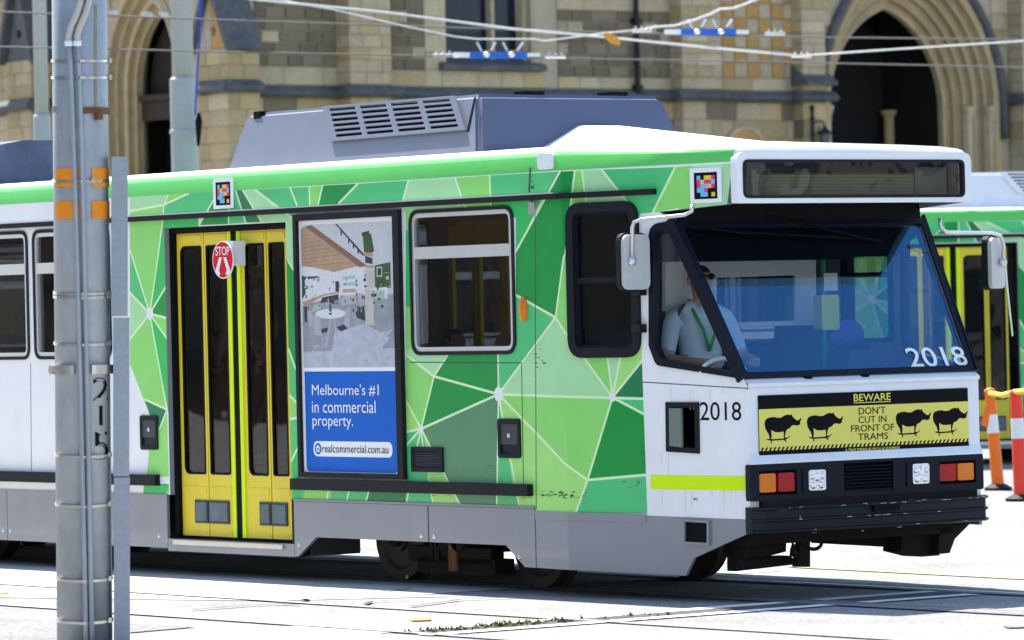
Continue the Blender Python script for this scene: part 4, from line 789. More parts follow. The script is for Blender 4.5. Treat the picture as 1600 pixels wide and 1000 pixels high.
for px in (705, 728): q = onY(px, 868, -0.92); MB().lathe([(0.02, -0.05), (0.09, -0.05), (0.09, 0.05), (0.02, 0.05)], (q.x, -0.95, 0.36), 'y', 16).build('air_reservoir', UNDER, bg)
q = onY(636, 904, -0.795); MB().box((q.x - 0.012, -0.797, q.z), (q.x + 0.012, -0.79, q.z + 0.025)).build('wheel_mark', NEON, bg)
for x in (-8.0, -6.2, -17.0, -15.2):
    for y in (-1, 1): MB().lathe([(0.05, -0.06), (0.33, -0.06), (0.33, 0.06), (0.05, 0.06)], (x, 0.72 * y, 0.335), 'y', 20).build('rear_wheel', UNDER, tram)
# ---- mirrors
MIRB = pm('mirror back', (0.50, 0.51, 0.50), 0.45, var=0.08, dirt=0.3, dirtcol=(0.35, 0.34, 0.32), dscale=6)
def mirror(cx, cy, hw, hh, Xm, tilt, arm, rod=None):
    c = onX(cx, cy, Xm); M_ = Matrix.Rotation(tilt, 4, 'Z')
    mp = lambda u, w_, d: c + M_ @ Vector((d, u, w_))
    mm = extr('mirror', rr(rect((-hw, -hh), (hw, hh)), 0.06), mp, -0.05, 0.02, MIRB, tram)
    extr('mirror_rim', inset(rr(rect((-hw, -hh), (hw, hh)), 0.06), -0.012), mp, -0.055, -0.01, BLACK, mm, holes=[rr(rect((-hw, -hh), (hw, hh)), 0.06)])
    pts = [onX(a, b, x) for a, b, x in arm]; MB().tube(pts, 0.014, 8).build('mirror_arm', ALU, mm, smooth=True)
    P = onX(arm[-1][0], arm[-1][1], arm[-1][2]); MB().ell(P, (0.03, 0.035, 0.035), 10, 8).build('mirror_knob', ALU, mm, smooth=True)
    if rod: MB().tube([onX(a, b, x) for a, b, x in rod], 0.007, 6).build('mirror_rod', ALU, mm)
XM = onY(992, 410, -1.36).x
mirror(992.5, 409.5, 0.118, 0.195, XM, 0, [(1082, 320, 4.25), (1081, 330, 4.25), (1070, 336, 4.2), (1003, 343, XM + .12), (991, 347, XM + .06), (988, 356, XM + .04), (988, 408, XM + .04)])
mirror(1556, 411, 0.13, 0.19, XM + 0.1, R(25), [(1468, 340, 4.2), (1470, 356, 4.2), (1480, 363, 4.2), (1550, 364, XM + .2), (1563, 368, XM + .15), (1568, 382, XM + .14), (1567, 410, XM + .13)], [(1569, 400, XM + .14), (1576, 470, XM + .14), (1582, 525, XM + .14)])
for (a, b) in ((528, 560), (600, 625)):
    pass
for y_ in (455, 513):
    q = suv(1003, y_); P = smap(q[0], q[1], 0.02); MB().box((P.x - 0.05, P.y - 0.04, P.z - 0.03), (P.x + 0.05, P.y + 0.02, P.z + 0.03)).build('window_hinge', BLACK, tram)

# ---- cab and saloon interior
def xplate(nm, pts, X, th, m, holes=(), parent=None):
    P = [onX(a, b, X) for a, b in pts]; H = [[(onX(a, b, X).y, onX(a, b, X).z) for a, b in h] for h in holes]
    return extr(nm, [(q.y, q.z) for q in P], lambda u, v_, d: Vector((X + d, u, v_)), -th, 0, m, parent or tram, holes=H)
XP = 2.95
pt = xplate('cab_partition', [(1040, 409), (1275, 405), (1275, 508), (1040, 512)], XP, 0.04, INTW, [[(1120, 434), (1243, 430), (1243, 501), (1120, 505)]])
xplate('partition_pane', [(1119, 433), (1244, 429), (1244, 502), (1119, 506)], XP - 0.02, 0.004, GSIDE, parent=pt)
zpl = onX(1200, 509, XP).z
MB().box((XP - 0.05, -1.2, 0.86), (XP, 0.20, zpl)).build('partition_base', DASH, tram)
MB().box((XP - 0.05, -1.2, onX(1200, 407, XP).z), (XP, 1.2, 2.93)).build('partition_header', INTD, tram)
zd = BLs.z
dm = MB(); dm.add([(4.52, -1.02, zd - 0.05), (4.52, 1.02, zd - 0.05), (4.15, 0.2, zd + 0.02), (4.10, -1.05, zd + 0.02), (4.05, -1.05, 0.86), (4.05, 0.2, 0.86), (4.45, 1.02, 0.86), (4.45, -1.02, 0.86)], [(0, 1, 2, 3), (3, 2, 5, 4), (1, 6, 5, 2), (0, 3, 4, 7)])
dm.build('dashboard', DASH, tram)
xplate('control_box', [(1359, 535), (1397, 535), (1400, 580), (1362, 582)], 3.9, 0.3, DASH)
xplate('control_box', [(1330, 545), (1360, 548), (1362, 585), (1322, 585)], 4.0, 0.25, INTD)
c = onX(1323, 524, 3.25); MB().ell(c, (0.06, 0.17, 0.12), 14, 10).build('seat_back', SEATB, tram, smooth=True)
MB().tube([(c.x, c.y, 0.86), (c.x, c.y, c.z)], 0.05, 8).build('seat_post', INTD, tram)
c = onX(1298, 488, 3.3); vd = MB(); extr('x', rr(rect((c.y - 0.085, c.z - 0.13), (c.y + 0.085, c.z + 0.13)), 0.025), lambda u, v_, d: Vector((3.3 + d, u, v_)), -0.1, 0, VALID, mb=vd); vd.build('ticket_validator', VALID, tram)
MB().box((3.3, c.y - 0.065, c.z + 0.16), (3.31, c.y + 0.065, c.z + 0.29)).build('notice_card', INTW, tram)
c2 = onX(1236, 486, 2.7); MB().box((2.65, c2.y - 0.09, c2.z - 0.11), (2.75, c2.y + 0.10, c2.z + 0.12)).build('ticket_validator', VALID, tram)
for y in (c.y - .02, 0.35): MB().tube([(3.24 if y > .4 else 2.62, y, 0.86), (3.24 if y > .4 else 2.62, y, 2.93)], 0.022, 8).build('grab_pole', RAILG if y > 0.6 else INTD, tram)
# curved white console rim in front of the driver
P = onX(1130, 585, 4.2); MB().tube([P + Vector((0, 0.20 * math.cos(t), 0.11 * math.sin(t))) for t in [math.pi * k / 12 for k in range(13)]], 0.018, 8).build('console_rim', INTW, tram, smooth=True)
# driver's seat
sx, sy = onY(1091, 440, -0.30).x, -0.30
MB().box((sx - 0.22, sy - 0.24, 1.36), (sx + 0.28, sy + 0.24, 1.46)).box((sx - 0.30, sy - 0.22, 1.40), (sx - 0.20, sy + 0.22, 2.05)).box((sx - 0.1, sy - 0.1, 0.86), (sx + 0.1, sy + 0.1, 1.36)).build('driver_seat', INTD, tram)
# notice sheet on cab wall
q = onX(1063, 395, sx - 0.3); MB().box((sx - 0.31, q.y - 0.05, q.z - 0.14), (sx - 0.30, q.y + 0.05, q.z + 0.14)).build('notice_card', pm('old notice', (0.45, 0.32, 0.14), 0.7), tram)
# saloon seats and rails
for x in (-4.6, -5.4, -6.2, 0.15, 1.0, 1.85):
    for y in (-0.85, 0.85):
        s_ = MB().box((x - 0.22, y - 0.38, 1.22), (x + 0.22, y + 0.38, 1.32)).box((x - 0.26, y - 0.38, 1.32), (x - 0.18, y + 0.38, 1.80)).box((x - 0.05, y - 0.05, 0.86), (x + 0.05, y + 0.05, 1.22))
        s_.build('passenger_seat', SEAT, tram)
for x in (-1.6, -1.05):
    MB().tube([(x, -1.0, 0.9), (x, -1.0, 1.25), (x + 0.12, -0.95, 1.55), (x + 0.12, -0.95, 2.0), (x + 0.02, -0.9, 2.2), (x, -0.9, 2.9)], 0.018, 8).build('grab_rail', RAILG, tram, smooth=True)
MB().box((-2.6, 0.2, 0.86), (-2.55, 1.25, 2.0)).build('draught_screen', INT, tram)

# ================================================================== PEOPLE
def person(name, label, P, fwd, pose, mats, group=None, parts=None):
    """one continuous skinned body; P hip point, fwd heading, pose dict of joints (forward, left, up) from the hip"""
    f = Vector((fwd[0], fwd[1], 0)).normalized(); l = Vector((-f.y, f.x, 0)); P = Vector(P)
    J = {'hip': (0, 0, 0, .14, .16), 'waist': (.0, 0, .17, .12, .15), 'chest': (.01, 0, .36, .125, .17), 'neckb': (.0, 0, .50, .07, .085), 'neck': (.015, 0, .57, .052, .055), 'jaw': (.045, 0, .635, .066, .062), 'skull': (.03, 0, .725, .088, .077), 'crown': (.02, 0, .80, .055, .05)}
    J.update(pose); names = list(J); idx = {k: i for i, k in enumerate(names)}
    E_ = [('hip', 'waist'), ('waist', 'chest'), ('chest', 'neckb'), ('neckb', 'neck'), ('neck', 'jaw'), ('jaw', 'skull'), ('skull', 'crown')]
    for s_ in 'LR': E_ += [('neckb', 'sh' + s_), ('sh' + s_, 'el' + s_), ('el' + s_, 'wr' + s_), ('wr' + s_, 'ha' + s_), ('hip', 'th' + s_), ('th' + s_, 'kn' + s_), ('kn' + s_, 'an' + s_), ('an' + s_, 'to' + s_)]
    me = bpy.data.meshes.new(name); me.from_pydata([tuple(f * J[k][0] + l * J[k][1] + Vector((0, 0, J[k][2]))) for k in names], [(idx[a], idx[b]) for a, b in E_], [])
    o = bpy.data.objects.new(name, me); col.objects.link(o)
    md = o.modifiers.new('skin', 'SKIN'); sb = o.modifiers.new('sub', 'SUBSURF'); sb.levels = 2; sb.render_levels = 2
    for i, k in enumerate(names): me.skin_vertices[0].data[i].radius = (J[k][3], J[k][4]); me.skin_vertices[0].data[i].use_root = (k == 'hip')
    bpy.context.view_layer.update(); dg = bpy.context.evaluated_depsgraph_get(); m2 = bpy.data.meshes.new_from_object(o.evaluated_get(dg)); bpy.data.objects.remove(o)
    B = MB(); B.v = [v_.co.copy() for v_ in m2.vertices]; B.f = [tuple(p.vertices) for p in m2.polygons]
    jv = {k: f * J[k][0] + l * J[k][1] + Vector((0, 0, J[k][2])) for k in names}
    def seg(p, a, b): ab = b - a; t = max(0, min(1, (p - a).dot(ab) / max(1e-9, ab.length_squared))); return (p - a - ab * t).length, t
    def mat_of(c):
        best = min(((seg(c, jv[a], jv[b])[0], a, b, seg(c, jv[a], jv[b])[1]) for a, b in E_), key=lambda q: q[0]); _, a, b, t = best
        if a in ('neck', 'jaw', 'skull'): return 3 if (c.z > J['skull'][2] + (.025 if (c - jv['skull']).dot(f) > 0.03 else -.03)) and a != 'neck' else 0
        if a == 'neckb' and b == 'neck': return 0 if t > .35 else 1
        if a[:2] in ('wr', 'el') : return 0
        if a[:2] == 'sh': return 1 if t < .8 else 0
        if a[:2] in ('th', 'kn', 'an') or b[:2] == 'th' or (a == 'hip' and t < .4): return 2
        return 1
    B.m = [mat_of(sum((B.v[i] for i in p), Vector()) / len(p)) for p in B.f]
    h = jv['skull']
    B.ell(h + f * .092 + Vector((0, 0, -.035)), (.017, .017, .028), 8, 6, 0)
    for s_ in (-1, 1): B.ell(h + l * s_ * .079 + f * -.005 + Vector((0, 0, -.025)), (.018, .012, .032), 8, 6, 0)
    B.ell(h + f * .078 + Vector((0, 0, -.085)), (.014, .024, .008), 8, 6, 0)
    for s_ in 'LR':                                   # fingers and thumb of each hand
        hd = jv['ha' + s_]; w_ = jv['wr' + s_]; t = (hd - w_).normalized(); sd = t.cross(Vector((0, 0, 1))); sd = sd.normalized() if sd.length > .1 else l; dn = t.cross(sd)
        dn = dn if dn.z < 0 else -dn
        for k, (o_, L_) in enumerate(((-.027, .055), (-.009, .068), (.009, .063), (.027, .05))):
            a = hd + sd * o_ + t * .01; B.tube([a, a + t * L_ * .6 + dn * .012, a + t * L_ * .85 + dn * .035], [.0095, .009, .007], 6, 0)
        a = w_ + t * .04 + sd * (.03 if s_ == 'L' else -.03); B.tube([a, a + t * .035 + sd * (.02 if s_ == 'L' else -.02), a + t * .06 + dn * .015 + sd * (.02 if s_ == 'L' else -.02)], [.012, .011, .008], 6, 0)
    ob = B.build(name, mats, None, smooth=True); ob.location = P
    tag(ob, label, 'person', group)
    return ob, jv, f, l
def sitpose(hands=(.42, .16, .22), knees=.45):
    d = {}
    for s_, k in (('L', 1), ('R', -1)):
        d['sh' + s_] = (.0, k * .19, .46, .075, .07); d['el' + s_] = (.08, k * .27, .19, .047, .047); d['wr' + s_] = (hands[0] - .07, k * hands[1] + k * .04, hands[2], .03, .034); d['ha' + s_] = (hands[0], k * hands[1], hands[2], .022, .042)
        d['th' + s_] = (.08, k * .10, -.02, .10, .10); d['kn' + s_] = (knees, k * .13, .02, .07, .07); d['an' + s_] = (knees + .05, k * .13, -.42, .045, .045); d['to' + s_] = (knees + .22, k * .15, -.47, .035, .045)
    return d
hz = onY(1082, 440, sy).z
drv, jv, df, dl_ = person('person', 'tram driver in a pale blue shirt, sunglasses and green lanyard, behind the windscreen', (sx, sy, hz - 0.78), (1.0, -0.25), sitpose((.50, .15, .17)), [SKIN, SHIRT, TROUS, HAIR])
drv.scale = (1.13, 1.13, 1.13)
h = jv['skull']
gs = MB()
for s_ in (-1, 1): gs.ell(h + df * .098 + dl_ * s_ * .036 + Vector((0, 0, -.005)), (.01, .028, .022), 10, 6)
gs.tube([h + df * .105 + dl_ * .02 + Vector((0, 0, 0)), h + df * .105 - dl_ * .02], .004, 6)
for s_ in (-1, 1): gs.tube([h + df * .095 + dl_ * s_ * .06, h + dl_ * s_ * .085 + Vector((0, 0, -.005))], .004, 6)
gs.build('sunglasses', BLKG, drv, smooth=True)
ly = MB()
for s_ in (-1, 1): ly.tube([jv['neckb'] + Vector((0, 0, .07)) + dl_ * s_ * .06 + df * -.02, jv['neckb'] + dl_ * s_ * .075 + df * .075 + Vector((0, 0, 0)), jv['chest'] + df * .15 + dl_ * s_ * .045 + Vector((0, 0, .02)), jv['waist'] + df * .15 + Vector((0, 0, .07))], .011, 6)
ly.build('lanyard', pm('lanyard green', (0.05, 0.42, 0.10), 0.6), drv, smooth=True)
cl = MB()
for s_ in (-1, 1): cl.add([jv['neckb'] + dl_ * s_ * .02 + df * .10 + Vector((0, 0, -.02)), jv['neckb'] + dl_ * s_ * .085 + df * .085 + Vector((0, 0, -.01)), jv['neck'] + dl_ * s_ * .068 + df * .01 + Vector((0, 0, .0)), jv['neck'] + dl_ * s_ * .05 + df * .06 + Vector((0, 0, -.02))], [(0, 1, 2, 3)])
cl.build('collar', SHIRT, drv)
C1 = pm('navy coat', (0.03, 0.035, 0.06), 0.8); C2 = pm('beige coat', (0.30, 0.26, 0.20), 0.8); H2 = pm('fair hair', (0.42, 0.30, 0.16), 0.6, var=0.3, scale=40); H3 = pm('brown hair', (0.10, 0.05, 0.025), 0.6, var=0.3, scale=40)
for (px, py, Y_, fw_, lab, m) in ((706, 528, -0.80, (1, 0.2), 'seated passenger with brown hair low behind the large side window', [SKIN, C1, TROUS, H3]), (792, 534, -0.88, (-1, 0.1), 'seated passenger with fair hair at the right edge of the large side window', [SKIN, C2, TROUS, H2])):
    q = onY(px, py, Y_); person('person', lab, (q.x, Y_, q.z - 0.725), fw_, sitpose((.30, .10, .06)), m, 'passengers seated at the large window')
def standpose():
    d = {}
    for s_, k in (('L', 1), ('R', -1)):
        d['sh' + s_] = (.0, k * .19, .46, .075, .07); d['el' + s_] = (-.02, k * .26, .17, .047, .047); d['wr' + s_] = (.10, k * .24, -.04, .03, .034); d['ha' + s_] = (.14, k * .22, -.11, .022, .042)
        d['th' + s_] = (.0, k * .10, -.08, .10, .10); d['kn' + s_] = (.03, k * .11, -.48, .07, .07); d['an' + s_] = (.0, k * .11, -.86, .045, .045); d['to' + s_] = (.15, k * .13, -.90, .035, .045)
    return d
q = onY(385, 440, -0.45); person('person', 'standing passenger in a beige coat dimly seen behind the yellow doors', (q.x, -0.45, 0.86 + 0.93), (0.3, -1), standpose(), [SKIN, C2, TROUS, H3])

# ================================================================== GROUND
def roadmat(name, c, speck=0.35, sc=90, bump=0.25):
    m = bpy.data.materials.new(name); m.use_nodes = True; N = m.node_tree.nodes; L = m.node_tree.links; b = N['Principled BSDF']; b.inputs['Roughness'].default_value = 0.9; b.inputs['Specular IOR Level'].default_value = 0.25
    tc = N.new('ShaderNodeTexCoord'); v = N.new('ShaderNodeTexVoronoi'); v.inputs['Scale'].default_value = sc; L.new(tc.outputs['Object'], v.inputs['Vector'])
    n1 = N.new('ShaderNodeTexNoise'); n1.inputs['Scale'].default_value = 0.55; n1.inputs['Detail'].default_value = 10; n1.inputs['Roughness'].default_value = 0.7; L.new(tc.outputs['Object'], n1.inputs['Vector'])
    n2 = N.new('ShaderNodeTexNoise'); n2.inputs['Scale'].default_value = 14; n2.inputs['Detail'].default_value = 6; n2.inputs['Roughness'].default_value = 0.8; L.new(tc.outputs['Object'], n2.inputs['Vector'])
    r1 = N.new('ShaderNodeMapRange'); r1.inputs['To Min'].default_value = 1 - speck; r1.inputs['To Max'].default_value = 1 + speck; L.new(v.outputs['Color'], r1.inputs['Value'])
    r2 = N.new('ShaderNodeMapRange'); r2.inputs['From Min'].default_value = .3; r2.inputs['From Max'].default_value = .7; r2.inputs['To Min'].default_value = .70; r2.inputs['To Max'].default_value = 1.25; L.new(n1.outputs['Fac'], r2.inputs['Value'])
    r3 = N.new('ShaderNodeMapRange'); r3.inputs['From Min'].default_value = .3; r3.inputs['From Max'].default_value = .7; r3.inputs['To Min'].default_value = .8; r3.inputs['To Max'].default_value = 1.15; L.new(n2.outputs['Fac'], r3.inputs['Value'])
    a = N.new('ShaderNodeMath'); a.operation = 'MULTIPLY'; L.new(r1.outputs[0], a.inputs[0]); L.new(r2.outputs[0], a.inputs[1]); a2 = N.new('ShaderNodeMath'); a2.operation = 'MULTIPLY'; L.new(a.outputs[0], a2.inputs[0]); L.new(r3.outputs[0], a2.inputs[1])
    s_ = N.new('ShaderNodeVectorMath'); s_.operation = 'SCALE'; s_.inputs[0].default_value = c; L.new(a2.outputs[0], s_.inputs['Scale']); L.new(s_.outputs[0], b.inputs['Base Color'])
    bp = N.new('ShaderNodeBump'); bp.inputs['Strength'].default_value = bump; bp.inputs['Distance'].default_value = 0.008; L.new(v.outputs['Distance'], bp.inputs['Height']); L.new(bp.outputs[0], b.inputs['Normal'])
    return m
ASPH = roadmat('asphalt', (0.235, 0.232, 0.226), 0.42, 70); CONC = roadmat('concrete', (0.43, 0.42, 0.40), 0.08, 60, 0.1); PATCH = roadmat('asphalt patch', (0.19, 0.188, 0.185), 0.5, 60); PAINT = roadmat('road paint', (0.66, 0.66, 0.64), 0.10, 120, 0.15); DIRT = roadmat('dark joint', (0.07, 0.068, 0.066), 0.3)
YPAINT = roadmat('yellow paint', (0.42, 0.33, 0.15), 0.3); OPAINT = roadmat('orange paint', (0.55, 0.24, 0.05), 0.2)
tag(mkobj('ground', [(-600, -600, 0), (600, -600, 0), (600, 600, 0), (-600, 600, 0)], [(0, 1, 2, 3)], ASPH), kind='structure')
def zsheet(nm, pts, z, m, kind='structure'):
    P = [Vector(p) if len(p) == 3 else onZ(*p) for p in pts]; o = mkobj(nm, [(p.x, p.y, z) for p in P], [tuple(range(len(P)))], m); return tag(o, kind=kind)
zsheet('track_slab', [(-60, -1.75, 0), (1.6, -1.75, 0), (1.6, 1.75, 0), (-60, 1.75, 0)], 0.004, CONC)
zsheet('track_slab', [(-60, -5.4, 0), (-0.5, -5.4, 0), (-2.0, -4.2, 0), (1.2, -2.85, 0), (2.0, -1.75, 0), (-60, -1.75, 0)], 0.0045, CONC)
zsheet('footway', [(205, 1004), (330, 985), (560, 975), (660, 986), (590, 991), (900, 1030), (205, 1030)], 0.006, CONC)
zsheet('asphalt_patch', [(-5, 966), (88, 972), (110, 1006), (-5, 1006)], 0.008, PATCH)
zsheet('asphalt_patch', [(203, 975), (308, 981), (203, 990)], 0.008, PATCH)
def roadline(nm, a, b, w, m, z=0.009):
    A = onZ(*a); B_ = onZ(*b); t = (B_ - A).normalized(); n_ = Vector((-t.y, t.x, 0)) * w / 2; return zsheet(nm, [A + n_, A - n_, B_ - n_, B_ + n_], z, m)
roadline('painted_line', (611, 989), (1500, 922), 0.16, PAINT); roadline('dirt_joint', (640, 990), (1512, 925.5), 0.30, DIRT, 0.008); roadline('painted_line', (663, 994), (1520, 930), 0.16, PAINT, 0.0095)
roadline('yellow_line', (1232, 886.5), (1700, 911), 0.075, YPAINT)
for Y_, kind in ((-0.72, 0), (0.72, 0), (-2.87, 1), (-4.3, 1)):
    ro_ = zsheet('rail', [(-60, Y_ - 0.035, 0), (60, Y_ - 0.035, 0), (60, Y_ + 0.035, 0), (-60, Y_ + 0.035, 0)], 0.012, pm('rail steel', (0.36, 0.36, 0.38), 0.45, 0.5, var=0.15))
    zsheet('rail_groove', [(-60, Y_ + 0.036, 0), (60, Y_ + 0.036, 0), (60, Y_ + (0.075 if kind == 0 else 0.055), 0), (-60, Y_ + (0.075 if kind == 0 else 0.055), 0)], 0.0115, pm('groove', (0.03, 0.028, 0.026), 0.9) if kind == 0 else pm('groove worn', (0.13, 0.13, 0.135), 0.9))
    if kind == 0:
        zsheet('rail_joint', [(-60, Y_ - 0.16, 0), (60, Y_ - 0.16, 0), (60, Y_ + 0.16, 0), (-60, Y_ + 0.16, 0)], 0.0105, PATCH)
zsheet('paint_mark', [(640, 969), (676, 968), (671, 971), (645, 972)], 0.010, OPAINT); zsheet('paint_mark', [(-5, 928), (16, 927.5), (10, 929.5), (-5, 930)], 0.010, OPAINT)
zsheet('manhole_cover', [(1566, 979), (1640, 975), (1660, 981), (1575, 983)], 0.010, PATCH)
random.seed(3)
for pts in ([(470, 947), (440, 946), (390, 948), (300, 955)], [(480, 940), (478, 938), (470, 942)], [(570, 947), (580, 942), (640, 940)], [(640, 950), (670, 946), (720, 939), (800, 936)], [(540, 930), (600, 926), (640, 922)]):
    P = [onZ(*p) for p in pts]; c = MB()
    for a, b in zip(P, P[1:]):
        t = (b - a).normalized(); n_ = Vector((-t.y, t.x, 0)) * 0.022; c.add([a + n_, a - n_, b - n_, b + n_], [(0, 1, 2, 3)])
    for v_ in c.v: v_.z = 0.0125
    tag(c.build('crack', DIRT), kind='structure')
# weeds in the joint
WEED = pm('weed', (0.10, 0.12, 0.04), 0.8, var=0.4, scale=20); wd = MB(); random.seed(5)
A = onZ(640, 990); B_ = onZ(1512, 925.5)
for k in range(330):
    t = random.choice([.05, .09, .145, .165, .19, .25]) + random.gauss(0, .012) if k < 290 else random.uniform(0, .45)
    p = A.lerp(B_, t); p = p + Vector((random.uniform(-.13, .13), random.uniform(-.13, .13), 0)); hgt = random.uniform(.006, .030); a = random.uniform(0, 6.28); w_ = random.uniform(.008, .02)
    d_ = Vector((math.cos(a), math.sin(a), 0)); wd.add([p - d_ * w_ + Vector((0, 0, .009)), p + d_ * w_ + Vector((0, 0, .009)), p + Vector((random.uniform(-.03, .03), random.uniform(-.03, .03), 0)) + Vector((0, 0, .009 + hgt))], [(0, 1, 2)])
tag(wd.build('weeds', WEED), 'low green weeds growing in the dark joint between two white road lines', kind='stuff')

# ================================================================== SECOND TRAM (copy of the first, standing behind)
def copy_tree(o, parent=None, skip=()):
    if any(o.name.startswith(s_) for s_ in skip): return None
    c = o.copy(); col.objects.link(c); c.parent = parent
    for ch in o.children: copy_tree(ch, c, skip)
    return c
tram2 = copy_tree(tram, None, ('number_lettering', 'stop_sign', 'code_sticker', 'advert_board', 'cafe_picture', 'lettering', 'house_symbol'))
tag(tram2, 'partly hidden green tram with yellow doors behind the orange bollards', 'tram')
loc = Vector((XB + door_u1, -W, 0.33)); wld = onZ(1597, 684, 0.33); rot = Matrix.Rotation(R(70.25), 4, 'Z')
tram2.matrix_world = Matrix.Translation(wld - rot @ loc) @ rot
for o in [c for c in tram2.children if c.name.startswith('roof_unit')]:
    for q in [o] + [g for g in o.children if g.name.startswith('unit_grille')]:
        for sl_ in q.material_slots: sl_.link = 'OBJECT'; sl_.material = WHITE  # roof unit whitened here to put sunlight into its colour
PAD = pm('pale blue advert', (0.20, 0.48, 0.66), 0.4)
for o in tram2.children:
    if o.name.startswith('advert_frame'): extr('advert_sheet', bd, smap, 0.004, 0.012, PAD, o)

# ================================================================== STREET POLE IN FRONT
PB_ = onZ(132.5, 1010); Dp = (PB_ - CAM).dot(CD); PT = atD(123.5, -60, Dp); SPX = FPX / Dp
ax = (PT - PB_).normalized(); pr_ = 43.5 / SPX; tocam = (CAM - PB_); tocam = (tocam - ax * tocam.dot(ax)).normalized(); prt = ax.cross(tocam); prt = prt if prt.dot(CR) > 0 else -prt
def pmap(u, v_, d): a = u / pr_; return PB_ + ax * v_ + (tocam * math.cos(a) + prt * math.sin(a)) * (pr_ + d)
def puv(px, py):
    v_ = (1010 - py) / SPX; xc = 132.5 + (123.5 - 132.5) * (1010 - py) / 1070; s_ = max(-.999, min(.999, (px - xc) / 43.5)); return (math.asin(s_) * pr_, v_)
pole = empty('tram_pole', 'thick galvanised steel pole with conduits and orange reflectors in the left foreground', 'pole', loc=tuple(PB_))
def ppart(mb, name, m, smooth=True, parent=pole):
    o = mb.build(name, m, parent, smooth); o.location = -PB_ if parent is pole else (0, 0, 0); return o
ppart(MB().tube([PB_ - ax * .02, PB_ + ax * 6.5], [pr_ * 1.0, pr_ * 0.985], 40), 'shaft', GALV)
def parc(nm, px0, px1, py0, py1, d0, d1, m, n_=8, parent=pole):
    a = puv(px0, (py0 + py1) / 2); b = puv(px1, (py0 + py1) / 2); z1 = puv(130, py0)[1]; z0 = puv(130, py1)[1]; mb = MB()
    for i in range(n_):
        u0 = a[0] + (b[0] - a[0]) * i / n_; u1 = a[0] + (b[0] - a[0]) * (i + 1) / n_
        q = [pmap(u, v_, d) for d in (d0, d1) for v_ in (z0, z1) for u in (u0, u1)]; mb.add(q, [(4, 5, 7, 6), (0, 1, 5, 4), (2, 6, 7, 3)])
    return ppart(mb, nm, m, False, parent)
for y0, y1, k in ((264, 293, 0), (315, 343, 0)):
    parc('reflector', 87.5, 131, y0, y1, 0.0, 0.004, ORANGE); parc('reflector', 143, 173, y0, y1, 0.0, 0.004, ORANGE)
for i, py in enumerate((95, 121, 282, 457, 463, 536, 710, 787, 903, 968)):
    z = puv(130, py)[1]; mb = MB(); nn_ = 36
    for j in range(nn_):
        u0 = 2 * math.pi * pr_ * j / nn_; u1 = 2 * math.pi * pr_ * (j + 1) / nn_; h_ = 0.009
        bulge = lambda u: 0.040 * math.exp(-(((u / pr_ + math.pi) % (2 * math.pi) - math.pi) / 0.14) ** 2) + 0.005
        q = [pmap(u, z + s_ * h_ - 0.012 * math.cos(u / pr_), 0.001 + (bulge(u) if d else 0)) for d in (0, 1) for s_ in (-1, 1) for u in (u0, u1)]; mb.add(q, [(4, 5, 7, 6), (0, 1, 5, 4), (2, 6, 7, 3)])
    st_ = ppart(mb, 'strap', STEEL, False)
    q = puv(168 if py != 282 else 143, py); P = pmap(q[0], q[1], 0.012); ppart(MB().box(P - Vector((.012, .012, .015)), P + Vector((.012, .012, .015))), 'strap_buckle', STEEL, False, st_)
for x0, x1 in ((110, 134.5), (121.5, 142.5)):
    pts = []
    for k in range(24):
        py = 66 + k * (1012 - 66) / 23; px = x0 + (x1 - x0) * ((py - 66) / 946) ** 0.75; q = puv(px, py); pts.append(pmap(q[0], q[1], 0.020))
    ppart(MB().tube(pts, 0.0165, 10), 'conduit', GALV)
    pts = [pmap(*puv(x0 + dx * 1.15, y_), 0.028) for dx, y_ in ((0, 70), (0, 58), (3, 44), (9, 26), (13, 8), (15, -12), (15, -40))]
    ppart(MB().tube(pts, 0.021, 10), 'cable_sleeve', pm('sleeve beige', (0.50, 0.46, 0.41), 0.7))
    P = pts[0]; ppart(MB().tube([P - ax * .02, P + ax * .015], 0.027, 10), 'conduit_collar', PWHITE)
for (y0, y1, x0, x1) in ((245, 494, 174, 199.5), (496, 744, 177, 202), (746, 1004, 178, 203)):
    xm = (x0 + x1) / 2; c0 = atD(xm, y1, Dp - 0.05); c1 = atD(xm, y0, Dp - 0.05); hw = (x1 - x0) / 2 / SPX; mb = MB(); q = []
    for c_ in (c0, c1):
        for (sx_, sd) in ((-1, -.04), (1, -.04), (1, .06), (-1, .06)): q.append(c_ + prt * hw * sx_ - tocam * sd)
    mb.add(q, [(3, 2, 1, 0), (4, 5, 6, 7), (0, 1, 5, 4), (1, 2, 6, 5), (2, 3, 7, 6), (3, 0, 4, 7)]); ppart(mb, 'cable_duct', pm('duct grey', (0.30, 0.32, 0.35), .5, .1, var=.12, scale=25, dirt=.3, dirtcol=(0.22, 0.23, 0.25), dscale=7), False)
parc('bracket_band', 128, 172, 169, 179, 0.0, 0.012, RUST); q = puv(150, 184); P = pmap(q[0], q[1], 0.03); ppart(MB().box(P - Vector((.02, .02, .02)), P + Vector((.02, .02, .02))), 'bracket_bolt', RUST, False)
parc('bracket_arm', 86, 117, 570, 585, 0.0, 0.02, STEEL); parc('bracket_arm', 142, 176, 570, 584, 0.0, 0.02, STEEL)
P = pmap(*puv(90, 577), 0.03); ppart(MB().lathe([(0.012, -.02), (0.03, -.02), (0.03, .02), (0.012, .02)], P, 'y', 12), 'bracket_bush', STEEL, False)
q = puv(88, 172); P = pmap(q[0], q[1], 0.01); ppart(MB().box(P - Vector((.015, .015, .02)), P + Vector((.015, .015, .02))), 'strap_clip', STEEL, False)
